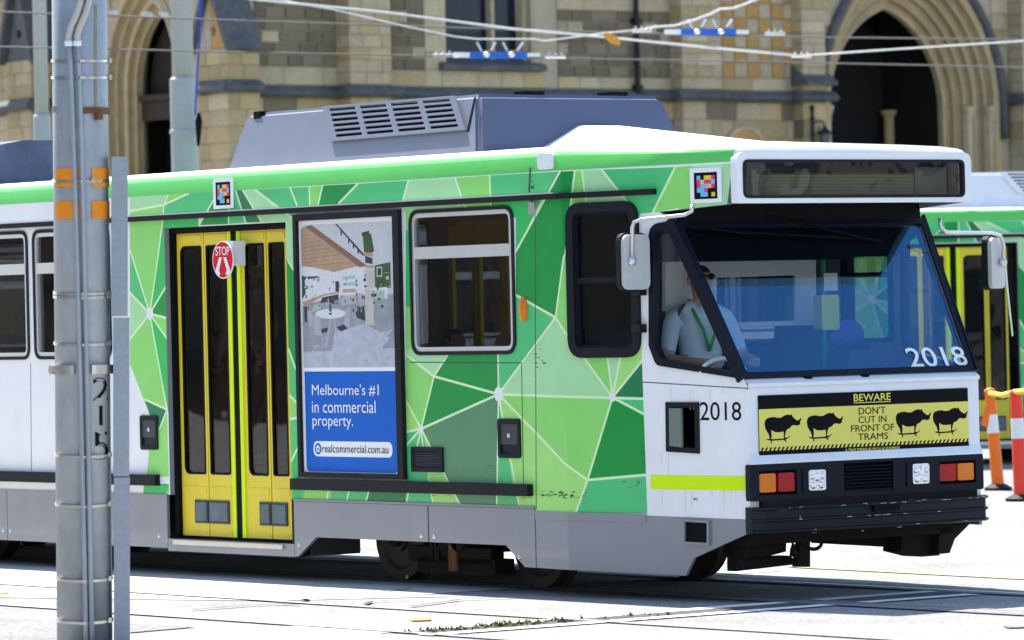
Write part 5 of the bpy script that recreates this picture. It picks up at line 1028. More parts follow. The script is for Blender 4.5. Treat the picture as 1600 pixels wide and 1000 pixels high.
for s_, y0, y1, x0, x1 in (('2', 590, 626, 145, 168), ('-', 652, 658, 155, 161), ('5', 674, 718, 145, 168)):
    if s_ == '-':
        o = parc('painted_number', 155, 160, 634, 664, 0.0, 0.0015, INK); continue
    a = puv(x0, y1); b = puv(x1, y0); o = text_mesh('painted_number', s_, (a[0], a[1], b[0], b[1]), pmap, 0.002, INK, pole, 0.0); o.location = -PB_
rs_ = MB()
for k in range(16):
    y_ = 10 + k * 10; q0 = puv(147 + .4 * math.sin(k), y_); q1 = puv(151 + .6 * math.sin(k * 2.1), y_ + 10); rs_.add([pmap(q0[0], q0[1], .0012), pmap(q1[0], q0[1], .0012), pmap(q1[0], q1[1], .0012), pmap(q0[0], q1[1], .0012)], [(0, 1, 2, 3)])
ppart(rs_, 'rust_stain', pm('rust stain', (0.26, 0.22, 0.15), 0.7, var=0.25, scale=12), False)
# ---- two poles behind the tram
def farpole(px, wtop, wbot, ystep, D, label):
    c = atD(px, ystep, D); b = Vector((c.x, c.y, 0)); s_ = FPX / D; e = empty('tram_pole', label, 'pole', 'plain poles behind the tram', loc=(b.x, b.y, 0))
    o = MB().tube([(0, 0, c.z - .02), (0, 0, 9.5)], wtop / 2 / s_, 24).build('upper_shaft', GALV2, e, True)
    MB().lathe([(wbot / 2 / s_, 0), (wbot / 2 / s_, c.z - .02), (wtop / 2 / s_ + .005, c.z + .015)], (0, 0, 0), 'z', 24).build('lower_shaft', GALV2, e, False)
    MB().lathe([(wbot / 2 / s_ + .004, c.z - .75), (wbot / 2 / s_ + .016, c.z - .74), (wbot / 2 / s_ + .016, c.z - .70), (wbot / 2 / s_ + .004, c.z - .69)], (0, 0, 0), 'z', 24).build('band', GALV2, e, False)
    return e
farpole(286, 34, 42, 122, 64, 'wider plain grey pole behind the tram with a blue rope beside it')
farpole(65.5, 22, 28, 180, 64, 'slim grey pole behind the tram, just left of the foreground pole')
rp = MB().tube([atD(316, -40, 63.7), atD(312, 60, 63.7), atD(307.5, 125, 63.7), atD(305, 180, 63.7)], 0.014, 8).build('rope', pm('rope blue', (0.02, 0.07, 0.45), 0.7), None, True); tag(rp, 'blue rope hanging beside the wider pole behind the tram', 'rope')
pr2 = MB().tube([atD(311, 176, 63.7), atD(310.5, 190, 63.7), atD(310, 228, 63.7)], [0.02, 0.05, 0.02], 8).build('rope_weight', INK, rp, True)

# ================================================================== OVERHEAD WIRES
WIRE = pm('copper wire', (0.12, 0.12, 0.115), 0.5, 0.5); SPAN = pm('span rope', (0.60, 0.60, 0.58), 0.6, var=0.1, bump=0.4, bscale=120)
def wire(nm, pts, r, m, lab, D=62.0, group='overhead wires'):
    o = MB().tube([atD(a, b, D) for a, b in pts], r, 6).build(nm, m, None, True); return tag(o, lab, 'wire', group)
wire('contact_wire', [(-400, 8), (0, 18.5), (400, 33), (800, 46), (1000, 52), (1171, 57), (1600, 61.5), (2000, 66)], 0.011, WIRE, 'thin grey contact wire, the upper of the two level ones')
wire('contact_wire', [(-400, 64), (0, 73), (400, 82), (710, 88), (882, 91), (1200, 96.5), (1600, 105), (2000, 113)], 0.010, WIRE, 'thin grey contact wire, the lower of the two level ones')
wire('span_wire', [(300, -14), (404, 0), (600, 19), (800, 45), (942, 57.5), (1095, 73), (1150, 78), (1252, 87)], 0.015, SPAN, 'thick white span wire running down across the tall church window', 61.6)
wire('span_wire', [(1252, 87), (1366, 79), (1600, 64), (1900, 44)], 0.012, SPAN, 'white span wire rising to the right across the dark portal', 61.6)
wire('span_wire', [(420, -8), (458, 4), (521, 15), (638, 42), (710, 57), (745, 61), (835, 61), (850, 64), (942, 52), (998, 46)], 0.010, SPAN, 'thin white span wire ending above the left blue insulator', 61.8)
wire('span_wire', [(1000, 48), (1022, 42), (1055, 40), (1085, 31), (1110, 22), (1125, 14), (1145, 13), (1165, 6), (1195, -6)], 0.014, SPAN, 'grey span wire curving up to the right above the right blue insulator', 61.8)
INSB = pm('insulator blue', (0.02, 0.11, 0.50), 0.4); 
def insulator(cx, cy, hw, lab):
    c = atD(cx, cy, 62.0); s_ = 62.0 / FPX; e = empty('section_insulator', lab, 'insulator', 'blue section insulators', loc=tuple(c))
    def bx(nm, x0, y0, x1, y1, dep, m):
        q = [CR * (x * s_) - CU * (y * s_) + CD * dd for dd in (-dep, dep) for y in (y0, y1) for x in (x0, x1)]
        return MB().add(q, [(0, 2, 3, 1), (4, 5, 7, 6), (0, 1, 5, 4), (2, 6, 7, 3), (0, 4, 6, 2), (1, 3, 7, 5)]).build(nm, m, e)
    bx('body', -hw, -5, hw, 5, .05, INSB); bx('end_clamp', -hw - 26, -4, -hw, 4, .035, ALU); bx('end_clamp', hw, -3, hw + 20, 3, .035, ALU)
    for x in (-.42, .45): MB().ell(CR * (x * hw * s_) + CU * 0 - CD * .06, (.05, .05, .035), 10, 6).build('roller', ALU, e, True)
    for a, b in ((-.75, -.55), (-.1, -.3), (.15, .35), (.85, .6)): MB().tube([CR * (a * hw * s_) + CU * (20 * s_), CR * (b * hw * s_) + CU * (3 * s_)], .014, 6).build('strut', ALU, e)
    bx('cap', -hw * .5, -7.5, -hw * .1, -5, .03, pm('insulator orange', (0.6, 0.3, 0.03), .5)); bx('cap', hw * .4, -7.5, hw * .75, -5, .03, MATS['insulator orange'])
    return e
insulator(779, 86, 45, 'blue section insulator in front of the tall church window'); insulator(1107, 50, 43, 'blue section insulator in front of the checkered stonework')
def hang(nm, cx, cy, label, cat):
    return atD(cx, cy, 61.6)
c = atD(957, 61, 61.5); tg = extr('warning_tag', disc((0, 0), .125, 18, .055), lambda u, v_, d: c + (CR * math.cos(R(-33)) + CU * math.sin(R(-33))) * u + (CU * math.cos(R(-33)) - CR * math.sin(R(-33))) * v_ - CD * d, 0, .01, pm('tag orange', (0.62, 0.28, 0.03), .6, var=.25, scale=20)); tag(tg, 'orange oval tag tied to the crossing wires', 'tag')
for cx, cy, lab in ((1252, 88, 'metal wire clamp where two white span wires meet'), (693, 86.5, 'small clamp on the lower wire left of the blue insulator'), (868, 89, 'small clamp on the lower wire right of the blue insulator'), (1211, 53, 'small clamp on the upper wire right of the blue insulator'), (1003, 48, 'metal clamp at the lower end of the curving grey span wire')):
    c = atD(cx, cy, 61.7); mb = MB()
    mb.tube([c - CR * .13, c + CR * .13], .022, 8)
    for k in (-1, 0, 1): mb.tube([c + CR * (.08 * k), c + CR * (.08 * k) + CU * .06], .012, 6)
    tag(mb.build('wire_clamp', STEEL), lab, 'clamp')
def spikes(x0, x1, y_, lab):
    n_ = 7; mb = MB(); 
    for k in range(n_): a = atD(x0 + (x1 - x0) * k / n_, y_, 62); mb.tube([a, a + CU * .05 - CR * .02], .007, 5)
    a = atD(x0, y_ + 2, 62); b = atD(x1, y_ + 2, 62); mb.tube([a, b], .008, 6); tag(mb.build('wire_coil', ALU), lab, 'wire coil', 'white coils on the upper wire')
spikes(172, 187, 23, 'white coil on the upper wire beside the foreground pole'); spikes(223, 240, 24, 'middle white coil on the upper wire over the left portal'); spikes(250, 266, 25, 'white coil on the upper wire beside the plain grey pole')

# ================================================================== BOLLARDS
BOR = pm('bollard orange', (0.80, 0.16, 0.015), .45, var=.06); BRD = pm('bollard red', (0.78, 0.055, 0.03), .45, var=.06); BWH = pm('reflective white', (0.72, 0.72, 0.74), .35, var=.05)
def bollard(bx_, by, tx_, ty, w, m, lab):
    b = onZ(bx_, by); D = (b - CAM).dot(CD); t = atD(tx_, ty, D); s_ = FPX / D; r = w / 2 / s_; e = empty('bollard', lab, 'bollard', 'plastic bollards', loc=tuple(b)); v_ = t - b
    def seg(nm, a0, a1, r0, r1, m_): return MB().tube([v_ * a0, v_ * a1], [r0, r1], 18).build(nm, m_, e, False)
    seg('post', 0.04, .94, r * 1.05, r * .85, m); seg('reflective_band', .56, .74, r * .965, r * .925, BWH)
    MB().tube([v_ * .93, v_ * .955, v_ * .985, v_], [r * .6, r * .98, r * .85, r * .3], 18).build('cap', m, e, True)
    MB().lathe([(r * 2.3, 0), (r * 2.3, .03), (r * 1.2, .07)], (0, 0, 0), 'z', 20).build('base', BLACK, e); return e, t, s_
b1 = bollard(1560, 766, 1546, 606, 19, BOR, 'orange leaning bollard nearer the tram with a flag'); b2 = bollard(1596, 783, 1587, 608, 22, BRD, 'red plastic bollard at the right edge of the picture')
b3 = bollard(1690, 800, 1684, 612, 25, BRD, 'red bollard beyond the right edge')
for o in list(b3[0].children) + [b3[0]]: bpy.data.objects.remove(o)
tp = MB(); A = b1[1] - Vector((0, 0, .06)); B_ = b2[1] - Vector((0, 0, .03)); tp.tube([A, A.lerp(B_, .5) - Vector((0, 0, .03)), B_, B_ + (B_ - A) * 3 + Vector((0, 0, .02))], .03, 6)
tag(tp.build('barrier_tape', pm('tape yellow', (0.70, 0.50, 0.04), .5, var=.3, scale=16), None, True), 'yellow barrier tape strung between the bollards', 'tape')
fl = MB(); P = atD(1541, 632, 52); fl.add([P, P + CR * .06 + CU * .03, P + CR * .02 - CU * .25, P - CR * .06 - CU * .22], [(0, 1, 2, 3)]); fl.add([v_ + CD * .01 for v_ in fl.v[:4]], [(3, 2, 1, 0)])
tag(fl.build('flag', BOR), 'small orange flag hanging beside the leaning bollard', 'flag')

# ================================================================== CHURCH
XC_ = -37.7
def cx_(px, py, d=0.0): q = onX(px, py, XC_ + d); return (q.y, q.z)
def chm(u, v_, d): return Vector((XC_ + d, u, v_))                     # street front, faces +X
YK = onX(356, 129, XC_ + .5).y; YW = YK + .55
def chw(u, v_, d): return Vector((u, YW - d, v_))                       # side front, faces -Y
def cw_(px, py, d=0.0): q = onY(px, py, YW - d); return (q.x, q.z)
church = empty('church', 'sandstone Gothic church with pointed portals and a tall dark window behind the tram', 'church', loc=(XC_, YK, 0))
CREAM = pm('cream sandstone', (0.50, 0.39, 0.245), .85, var=.16, scale=5, bump=.35, bscale=14, rnd=.13, dirt=.6, dirtcol=(0.20, 0.155, 0.10), dscale=1.2)
TAN = pm('tan sandstone', (0.46, 0.335, 0.175), .85, var=.18, scale=5, bump=.35, bscale=14, rnd=.15, dirt=.4, dirtcol=(0.22, 0.15, 0.075), dscale=1.2)
DARK = pm('brown bluestone', (0.19, 0.15, 0.098), .85, var=.2, scale=6, bump=.5, bscale=16, rnd=.22, dirt=.35, dirtcol=(0.30, 0.23, 0.14))
OCHRE = pm('ochre sandstone', (0.52, 0.29, 0.10), .85, var=.2, scale=7, bump=.35, bscale=14, rnd=.18, dirt=.3, dirtcol=(0.22, 0.12, 0.05))
MORT = pm('mortar', (0.44, 0.36, 0.25), .9, var=.1, dirt=.3, dirtcol=(0.25, 0.2, 0.14)); SLATE = pm('weathered dark stone', (0.085, 0.088, 0.09), .7, var=.3, scale=5, bump=.4, bscale=12, dirt=.6, dirtcol=(0.20, 0.18, 0.15), dscale=3)
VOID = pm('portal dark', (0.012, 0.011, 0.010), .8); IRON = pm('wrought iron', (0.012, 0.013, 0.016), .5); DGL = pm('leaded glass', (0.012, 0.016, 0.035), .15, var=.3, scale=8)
SM = {'c': CREAM, 't': TAN, 'd': DARK, 'o': OCHRE}
def arch(cu, hw, zs_, rise, z0=0.0, n_=12):
    Rr = (hw * hw + rise * rise) / (2 * hw); a1 = math.atan2(rise, Rr - hw); P = [(cu - hw, z0)]
    L_ = [(cu + Rr - hw - Rr * math.cos(a1 * k / n_), zs_ + Rr * math.sin(a1 * k / n_)) for k in range(n_ + 1)]
    return P + L_ + [(2 * cu - x, z) for x, z in reversed(L_[:-1])] + [(cu + hw, z0)]
ZT = 12.5
# geometry of the openings
pcu = (cx_(1283, 150)[0] + cx_(1563, 150)[0]) / 2; phw = (cx_(1563, 150)[0] - cx_(1283, 150)[0]) / 2; pzs = cx_(1495, 168)[1]
portal = arch(pcu, phw, pzs, phw * 1.33)
lcu = cw_(222, 140)[0]; lhw = 1.28; lzs = cw_(200, 140)[1]; lport = arch(lcu, lhw, lzs, lhw * 1.65)
wz0 = cx_(765, 97)[1]; wu0, wu1 = cx_(690, 60)[0], cx_(838, 60)[0]; whole = rect((wu0, wz0), (wu1, 11.0))
zsc = cx_(700, 138)[1]; zsw = cw_(330, 133)[1]
UE = cx_(1760, 100)[0]
extr('front_wall', rect((YK + .02, 0), (UE, ZT)), chm, -1.0, -.03, MORT, church, holes=[portal, whole]).location = (-XC_, -YK, 0)
XWL = cw_(-160, 100)[0]
extr('side_wall', rect((XWL, 0), (XC_ - .3, ZT)), chw, -.9, -.03, MORT, church, holes=[lport]).location = (-XC_, -YK, 0)
def cpart(o): o.location = (-XC_, -YK, 0); return o
cpart(MB().box((XWL - .5, YW - .1, ZT - .1), (XC_ + .1, UE + .5, ZT)).build('roof_slab', SLATE, church))
cpart(MB().box((XWL - .5, YW + .9, 0), (XWL, UE, ZT - .1)).box((XWL, UE, 0), (XC_, UE + .5, ZT - .1)).build('rear_wall', MORT, church))
# ---- ashlar
STONES = []
def course_wall(mapf, kind, u0, u1, v0, v1, d, colf, holes=(), ch=0.29, w=(.45, .85), joint=.007, seed=1, offset=0):
    rnd = random.Random(seed); nrow = max(1, round((v1 - v0) / ch)); h = (v1 - v0) / nrow
    for r in range(nrow):
        u = u0 - (rnd.uniform(0, .25) if w[0] != w[1] else 0); za, zb = v0 + r * h, v0 + (r + 1) * h; k = 0
        while u < u1 - 1e-6:
            ww_ = rnd.uniform(*w); ue = u + ww_
            if u1 - ue < w[0] * .55: ue = u1
            a, b = max(u, u0), min(ue, u1); u = ue; k += 1
            if b - a < .06: continue
            if any(inside(p, hh) for hh in holes for p in ((a, za), (b, za), (a, zb), (b, zb), ((a + b) / 2, (za + zb) / 2))): continue
            px, py = proj(mapf((a + b) / 2, (za + zb) / 2, d))
            if px < -60 or px > 1660 or py < -45 or py > 290: continue
            c = colf(k, r, rnd, px, py)
            p0 = proj(mapf(a, za, d)); p1 = proj(mapf(b, zb, d)); vis = 0 < px < 1600 and 0 < py < 262
            STONES.append((abs((p1[0] - p0[0]) * (p1[1] - p0[1])) * (1 if vis else .05), mapf, kind, a + joint / 2, b - joint / 2, za + joint / 2, zb - joint / 2, d, c))
cre = lambda k, r, rnd, px, py: rnd.choice('cccct')
tanf = lambda k, r, rnd, px, py: rnd.choice('ttct')
low = lambda k, r, rnd, px, py: rnd.choice('ctctcctd') if py < 205 else rnd.choice('ccct')
dkf = lambda k, r, rnd, px, py: rnd.choice('dddddc') if r % 5 else rnd.choice('dd')
def uu(px): return cx_(px, 90)[0]
z0v, z1v = 4.2, 8.2
F = [portal, whole]
zpan = cx_(450, 104)[1]; zchk = cx_(1190, 122)[1]
ztop_ = z1v
# upper zone between string course and top
def band(pa, pb, colf, va=None, vb=None, seed=1, **k): course_wall(chm, 0, uu(pa), uu(pb), va if va is not None else zsc + .02, vb or z1v, 0.0, colf, F, seed=seed, **k)
course_wall(chm, 0, YK + .05, uu(398), zsc + .02, z1v, 0.0, cre, F, seed=2); band(398, 540, cre, vb=zpan, seed=3); band(398, 540, dkf, va=zpan, seed=4, joint=.022, w=(.28, .6), ch=.21); 
zp2 = cx_(640, 110)[1]; band(608, 668, cre, vb=zp2, seed=5); band(612, 664, dkf, va=zp2, seed=6, joint=.022, w=(.3, .5), ch=.21); band(664, 690, cre, seed=7)
band(690, 852, cre, vb=wz0 - .16, seed=8); band(838, 872, cre, va=wz0 - .16, seed=9)
zp3 = cx_(960, 121)[1]; zp3t = cx_(960, 17)[1]; band(872, 1048, cre, vb=zp3, seed=10); band(872, 1048, dkf, va=zp3, vb=zp3t, seed=11, joint=.022, w=(.3, .6), ch=.21); band(872, 1048, cre, va=zp3t, seed=12); band(1048, 1066, cre, seed=13)
cw1 = (uu(1245) - uu(1128)) / 6
band(1128, 1255, cre, vb=zchk, seed=14); band(1128, 1255, lambda k, r, rnd, px, py: 'o' if (k + r) % 2 else 'c', va=zchk, seed=15, w=(cw1, cw1), ch=.262, joint=.018)
band(1255, 1300, cre, seed=16); band(1550, 1700, cre, seed=17)
# chequer right of the portal head
# lower zone
for a, b, s_ in ((330, 610, 21), (610, 1060, 22), (1060, 1285, 23), (1560, 1700, 24)): band(a, b, low, va=z0v, vb=zsc - .20, seed=s_, ch=.30, w=(.4, .8))
# ---- buttresses on the front
def buttress(pa, pb, d, colf, cap=False, seed=31, zcap=None, lo=True):
    ua = cx_(pa, 90, d)[0]; ub = cx_(pb, 90, d)[0]; top = zcap or ZT - 1
    cpart(MB().box((XC_ - .02, ua + .02, 0), (XC_ + d - .03, ub - .02, top)).build('buttress', MORT, church))
    course_wall(chm, 0, ua, ub, zsc + .02, min(z1v, top), d, colf, seed=seed, w=(.3, .55), ch=.225); course_wall(chm, 0, ua, ub, z0v, zsc - .2, d, low, seed=seed + 1, ch=.30, w=(.35, .6))
    sm = lambda u, v_, dd: Vector((XC_ + u, ua - dd, v_))
    course_wall(sm, 1, 0, d, zsc + .02, min(z1v, top), 0, colf, seed=seed + 2, w=(d, d), ch=.225); course_wall(sm, 1, 0, d, z0v, zsc - .2, 0, low, seed=seed + 3, w=(d, d), ch=.30)
    return ua, ub
BT = []
BT.append((*buttress(547, 612, .42, cre, seed=31), .42)); BT.append((*buttress(1066, 1128, .30, cre, seed=41), .30))
b3u = buttress(1254, 1290, .30, cre, seed=51); BT.append((*b3u, .30)); BT.append((*buttress(1598, 1660, .4, cre, seed=61), .4))
# ---- string course, stepping round the buttresses
def course(mapf, u0, u1, z, d, h=.17, p=.17, nm='string_course', m=SLATE):
    prof_ = [(0, .0), (p * .55, -.02), (p, .03), (p, .075), (p * .35, h), (0, h + .01)]; mb = MB(); k = len(prof_)
    for u in (u0, u1):
        for a, b in prof_: mb.v.append(mapf(u, z - .17 + b, d + a))
    for j in range(k): mb.f.append((j, (j + 1) % k, k + (j + 1) % k, k + j)); mb.m.append(0)
    mb.f += [tuple(range(k)), tuple(range(k, 2 * k))]; mb.m += [0, 0]
    o = mb.build(nm, m, church); bm_ = bmesh.new(); bm_.from_mesh(o.data); bmesh.ops.recalc_face_normals(bm_, faces=bm_.faces); bm_.to_mesh(o.data); return cpart(o)
edges = sorted(BT); prev = YK + .6
for ua, ub, d in edges:
    if ua > prev and not (prev < pcu < ua): course(chm, prev, ua, zsc, 0)
    elif prev < pcu < ua: course(chm, pcu + phw + .05, ua, zsc, 0)
    course(chm, ua - .17, ub + .17, zsc, d, h=.172, p=.172); sm = lambda u, v_, dd, ua=ua: Vector((XC_ + u, ua - dd, v_)); course(sm, 0, d + .1, zsc, 0, h=.168, p=.168); prev = ub
# dark cap over the buttress beside the portal
zc_ = cx_(1290, 128)[1]; ua, ub = b3u
mb = MB(); mb.add([(XC_ + .02, ua - .06, zc_ + .30), (XC_ + .02, ub + .1, zc_ + .30), (XC_ + .52, ub + .1, zc_ - .02), (XC_ + .52, ua - .06, zc_ - .02), (XC_ + .52, ub + .1, zc_ - .09), (XC_ + .52, ua - .06, zc_ - .09), (XC_ + .02, ua - .06, zc_ - .09), (XC_ + .02, ub + .1, zc_ - .09)], [(0, 3, 2, 1), (3, 5, 4, 2), (0, 6, 5, 3), (1, 2, 4, 7)]); cpart(mb.build('buttress_cap', SLATE, church))
# ---- tall window
wn_ = cpart(extr('tall_window', rect((wu0, wz0), (wu1, 11)), chm, -.42, -.36, DGL, church))
wr = MB(); 
for (a, b, d0, d1) in ((wu0, wu0 + .10, -.36, -.02), (wu0 + .10, wu0 + .19, -.36, -.14), (wu1 - .10, wu1, -.36, -.02), (wu1 - .19, wu1 - .10, -.36, -.14)):
    extr('window_jamb', rect((a, wz0), (b, 11)), chm, d0, d1, CREAM, wn_)
mu = cx_(765, 50, -.3)[0]; extr('mullion', rect((mu - .035, wz0), (mu + .035, 11)), chm, -.36, -.2, CREAM, wn_)
for k in range(3): z = wz0 + .5 + k * .7; MB().box((XC_ - .355, wu0, z), (XC_ - .335, wu1, z + .03)).build('saddle_bar', IRON, wn_)
mb = MB(); mb.add([(XC_ - .36, wu0 - .08, wz0 + .12), (XC_ - .36, wu1 + .12, wz0 + .12), (XC_ + .14, wu1 + .12, wz0 - .06), (XC_ + .14, wu0 - .08, wz0 - .06), (XC_ + .14, wu1 + .12, wz0 - .15), (XC_ + .14, wu0 - .08, wz0 - .15), (XC_ - .02, wu0 - .08, wz0 - .15), (XC_ - .02, wu1 + .12, wz0 - .15)], [(0, 3, 2, 1), (3, 5, 4, 2), (0, 6, 5, 3), (1, 2, 4, 7), (5, 6, 7, 4)]); mb.build('window_sill', SLATE, wn_)
# downpipe
dp = cx_(996, 60, .12); cpart(MB().tube([(XC_ + .1, dp[0], zsc - .1), (XC_ + .1, dp[0], ZT - 1)], .05, 10).box((XC_ + .02, dp[0] - .07, zsc + 1.2), (XC_ + .17, dp[0] + .07, zsc + 1.3)).box((XC_ + .02, dp[0] - .07, zsc - .02), (XC_ + .17, dp[0] + .07, zsc + .1)).build('downpipe', IRON, church))
# ---- portals: receding orders with roll mouldings
def portal_build(mapf, cu, hw, zs_, rise_k, n_ord, dw, dd, nm, colm):
    pt_ = None
    for k in range(n_ord):
        ho = hw - dw * k; hi = hw - dw * (k + 1); a = arch(cu, ho, zs_, ho * rise_k, -.01); b = arch(cu, hi, zs_, hi * rise_k, -.02)
        o = extr('portal_order' if k else nm, a, mapf, -dd * (k + 1) - .02, -dd * k - .0, colm[k % len(colm)], church if pt_ is None else pt_, holes=[b])
        if pt_ is None: pt_ = cpart(o)
        pts = [mapf(x, z, -dd * k - .015) for x, z in arch(cu, hi + .012, zs_, (hi + .012) * rise_k, 0)][1:-1]
        MB().tube([mapf(cu - hi - .012, 0, -dd * k - .015)] + pts + [mapf(cu + hi + .012, 0, -dd * k - .015)], .052 if k % 2 == 0 else .038, 8).build('roll_moulding', colm[(k + 1) % len(colm)], pt_, True)
    return pt_
p1 = portal_build(chm, pcu, phw, pzs, 1.33, 6, .135, .145, 'right_portal', [CREAM, TAN])
hood = [chm(x, z, .05) for x, z in arch(pcu, phw + .05, pzs, (phw + .05) * 1.33, pzs - .6)]
MB().tube(hood, .085, 8).build('hood_mould', SLATE, p1, True)
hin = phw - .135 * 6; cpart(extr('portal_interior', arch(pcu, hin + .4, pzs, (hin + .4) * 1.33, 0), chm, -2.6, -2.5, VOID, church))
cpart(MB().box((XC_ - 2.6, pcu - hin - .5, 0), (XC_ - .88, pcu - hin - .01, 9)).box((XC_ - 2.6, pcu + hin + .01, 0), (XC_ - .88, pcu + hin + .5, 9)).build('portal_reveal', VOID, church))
q = cx_(1389, 200, -2.2); MB().lathe([(.10, q[1] - 3), (.10, q[1] + .2), (.16, q[1] + .30), (.16, q[1] + .34)], (XC_ - 2.2, q[0], 0), 'z', 14).build('inner_column', TAN, p1)
for (px, k) in ((1495, 3), (1530, 1)):
    for s_ in (1, -1):
        u = pcu + s_ * (phw - .135 * k - .05); d = -.145 * k + .04; zc2 = pzs
        MB().lathe([(.085, 0), (.085, zc2 - .25), (.10, zc2 - .24), (.10, zc2 - .20), (.085, zc2 - .19), (.12, zc2 - .08), (.145, zc2 - .03), (.145, zc2 + .03), (.10, zc2 + .05)], (XC_ + d, u, 0), 'z', 16).build('portal_column', CREAM, p1)
p2 = portal_build(chw, lcu, lhw, lzs, 1.65, 4, .115, .13, 'left_portal', [TAN, CREAM])
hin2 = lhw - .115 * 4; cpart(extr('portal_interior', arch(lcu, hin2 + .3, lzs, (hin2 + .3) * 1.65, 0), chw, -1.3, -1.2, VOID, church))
zl1, zl0 = cw_(240, 153, -.5)[1], cw_(240, 188, -.5)[1]
cpart(MB().box((lcu - hin2, YW + .5, zl0), (lcu + hin2, YW + .62, zl1)).box((lcu - hin2, YW + .42, zl1 - .05), (lcu + hin2, YW + .5, zl1 + .05)).build('door_lintel', pm('oak lintel', (0.045, 0.03, 0.02), .7), church))
cpart(extr('door_tympanum', [(x, z) for x, z in arch(lcu, hin2 - .01, lzs, (hin2 - .01) * 1.65, zl1)], chw, -.75, -.7, pm('tympanum', (0.03, 0.022, 0.016), .8), church))
# ---- corner buttress with gablet, and the one at the far left
def gabled(u0, u1, zg, ph, yb, nm_seed):
    """buttress projecting from the side front: u = X range, front face Y = yb"""
    sm = lambda u, v_, d: Vector((u, yb - d, v_)); um = (u0 + u1) / 2
    cpart(MB().box((u0 + .02, yb + .02, 0), (u1 - .02, YW + .1, zg)).build('buttress', MORT, church))
    course_wall(sm, 1, u0, u1, zsw + .02, zg, 0, tanf, seed=nm_seed, w=(.3, .5), ch=.24); course_wall(sm, 1, u0, u1, z0v, zsw - .2, 0, tanf, seed=nm_seed + 1, w=(.35, .55), ch=.30)
    fm = lambda u, v_, d: Vector((u1 + d, u, v_)); course_wall(fm, 0, yb, YW + .1, zsw + .02, zg, 0, tanf, seed=nm_seed + 2, w=(.3, .5), ch=.24); course_wall(fm, 0, yb, YW + .1, z0v, zsw - .2, 0, tanf, seed=nm_seed + 3, w=(.3, .5), ch=.30)
    hole = disc((um, zg + ph * .30), .085, 16)
    gb = cpart(extr('gablet', [(u0 + .02, zg), (u1 - .02, zg), (um, zg + ph)], sm, -.6, -.03, OCHRE if nm_seed < 80 else SLATE, church, holes=[hole])); extr('gablet_hole', inset(hole, -.01), sm, -.3, -.28, VOID, gb)
    for s_, e in ((-1, u0), (1, u1)):
        mb = MB(); a = Vector((um, 0, zg + ph + .06)); b = Vector((e + s_ * .10, 0, zg - .05)); n_ = Vector((s_ * ph, 0, abs(e - um))).normalized() * .10; q = []
        for y_ in (yb - .10, yb + .62): q += [a + Vector((0, y_, 0)), b + Vector((0, y_, 0)), b + n_ + Vector((0, y_, 0)), a + n_ * .9 + Vector((0, y_, .02))]
        mb.add(q, [(0, 1, 2, 3), (7, 6, 5, 4), (3, 2, 6, 7), (1, 5, 6, 2), (0, 4, 5, 1), (0, 3, 7, 4)]); o = mb.build('gablet_coping', SLATE, gb)
    course(sm, u0 - .12, u1 + .12, zsw, 0); course(fm, yb - .12, YW + .1, zsw, 0, h=.172, p=.172)
zg_ = onY(330, 78, YK).z
gabled(XC_ - .42, XC_ + .5, zg_, 1.05, YK, 71)
x_l = onY(18, 90, YW - .6).x; gabled(x_l - .2, x_l + .65, onY(30, 95, YW - .6).z, 1.6, YW - .6, 81)
course_wall(chw, 1, XWL, XC_ - .3, zsw + .02, z1v, 0, tanf, [lport], seed=91, w=(.35, .6), ch=.24); course_wall(chw, 1, XWL, XC_ - .3, z0v, zsw - .2, 0, tanf, [lport], seed=92, w=(.4, .7), ch=.30)
course(chw, XWL, lcu - lhw - .02, zsw, 0)
# ---- blind arch low on the front
bc = cx_(1163, 226); na = cpart(extr('blind_arch', [(bc[0] + .46 * math.cos(math.pi * k / 16), bc[1] + .34 * math.sin(math.pi * k / 16)) for k in range(17)], chm, -.02, .06, CREAM, church, holes=[[(bc[0] + .37 * math.cos(math.pi * k / 16), bc[1] + .01 + .26 * math.sin(math.pi * k / 16)) for k in range(17)]]))
extr('arch_order', [(bc[0] + .37 * math.cos(math.pi * k / 16), bc[1] + .01 + .26 * math.sin(math.pi * k / 16)) for k in range(17)], chm, -.02, .03, OCHRE, na, holes=[[(bc[0] + .26 * math.cos(math.pi * k / 16), bc[1] + .02 + .16 * math.sin(math.pi * k / 16)) for k in range(17)]])
extr('arch_panel', [(bc[0] + .27 * math.cos(math.pi * k / 16), bc[1] + .01 + .17 * math.sin(math.pi * k / 16)) for k in range(17)], chm, -.02, .012, TAN, na)
# ---- place the stones: the 300 that show largest as parts, the rest as one mass
def stone_mesh(m):
    b = .035; P = [(-.5, 0, -.5), (.5, 0, -.5), (.5, 0, .5), (-.5, 0, .5), (-.5, .85, -.5), (.5, .85, -.5), (.5, .85, .5), (-.5, .85, .5), (-.5 + b, 1, -.5 + b * 1.6), (.5 - b, 1, -.5 + b * 1.6), (.5 - b, 1, .5 - b * 1.6), (-.5 + b, 1, .5 - b * 1.6)]
    me = bpy.data.meshes.new('stone'); Fs = [(0, 4, 5, 1), (1, 5, 6, 2), (2, 6, 7, 3), (3, 7, 4, 0), (4, 8, 9, 5), (5, 9, 10, 6), (6, 10, 11, 7), (7, 11, 8, 4), (8, 11, 10, 9)]
    me.from_pydata(P, [], [f[::-1] for f in Fs]); me.materials.append(m); return me, P, [f[::-1] for f in Fs]
SMM = {k: stone_mesh(m) for k, m in SM.items()}
STONES.sort(key=lambda s_: -s_[0]); rest = MB(); rk = list(SM); srnd = random.Random(9)
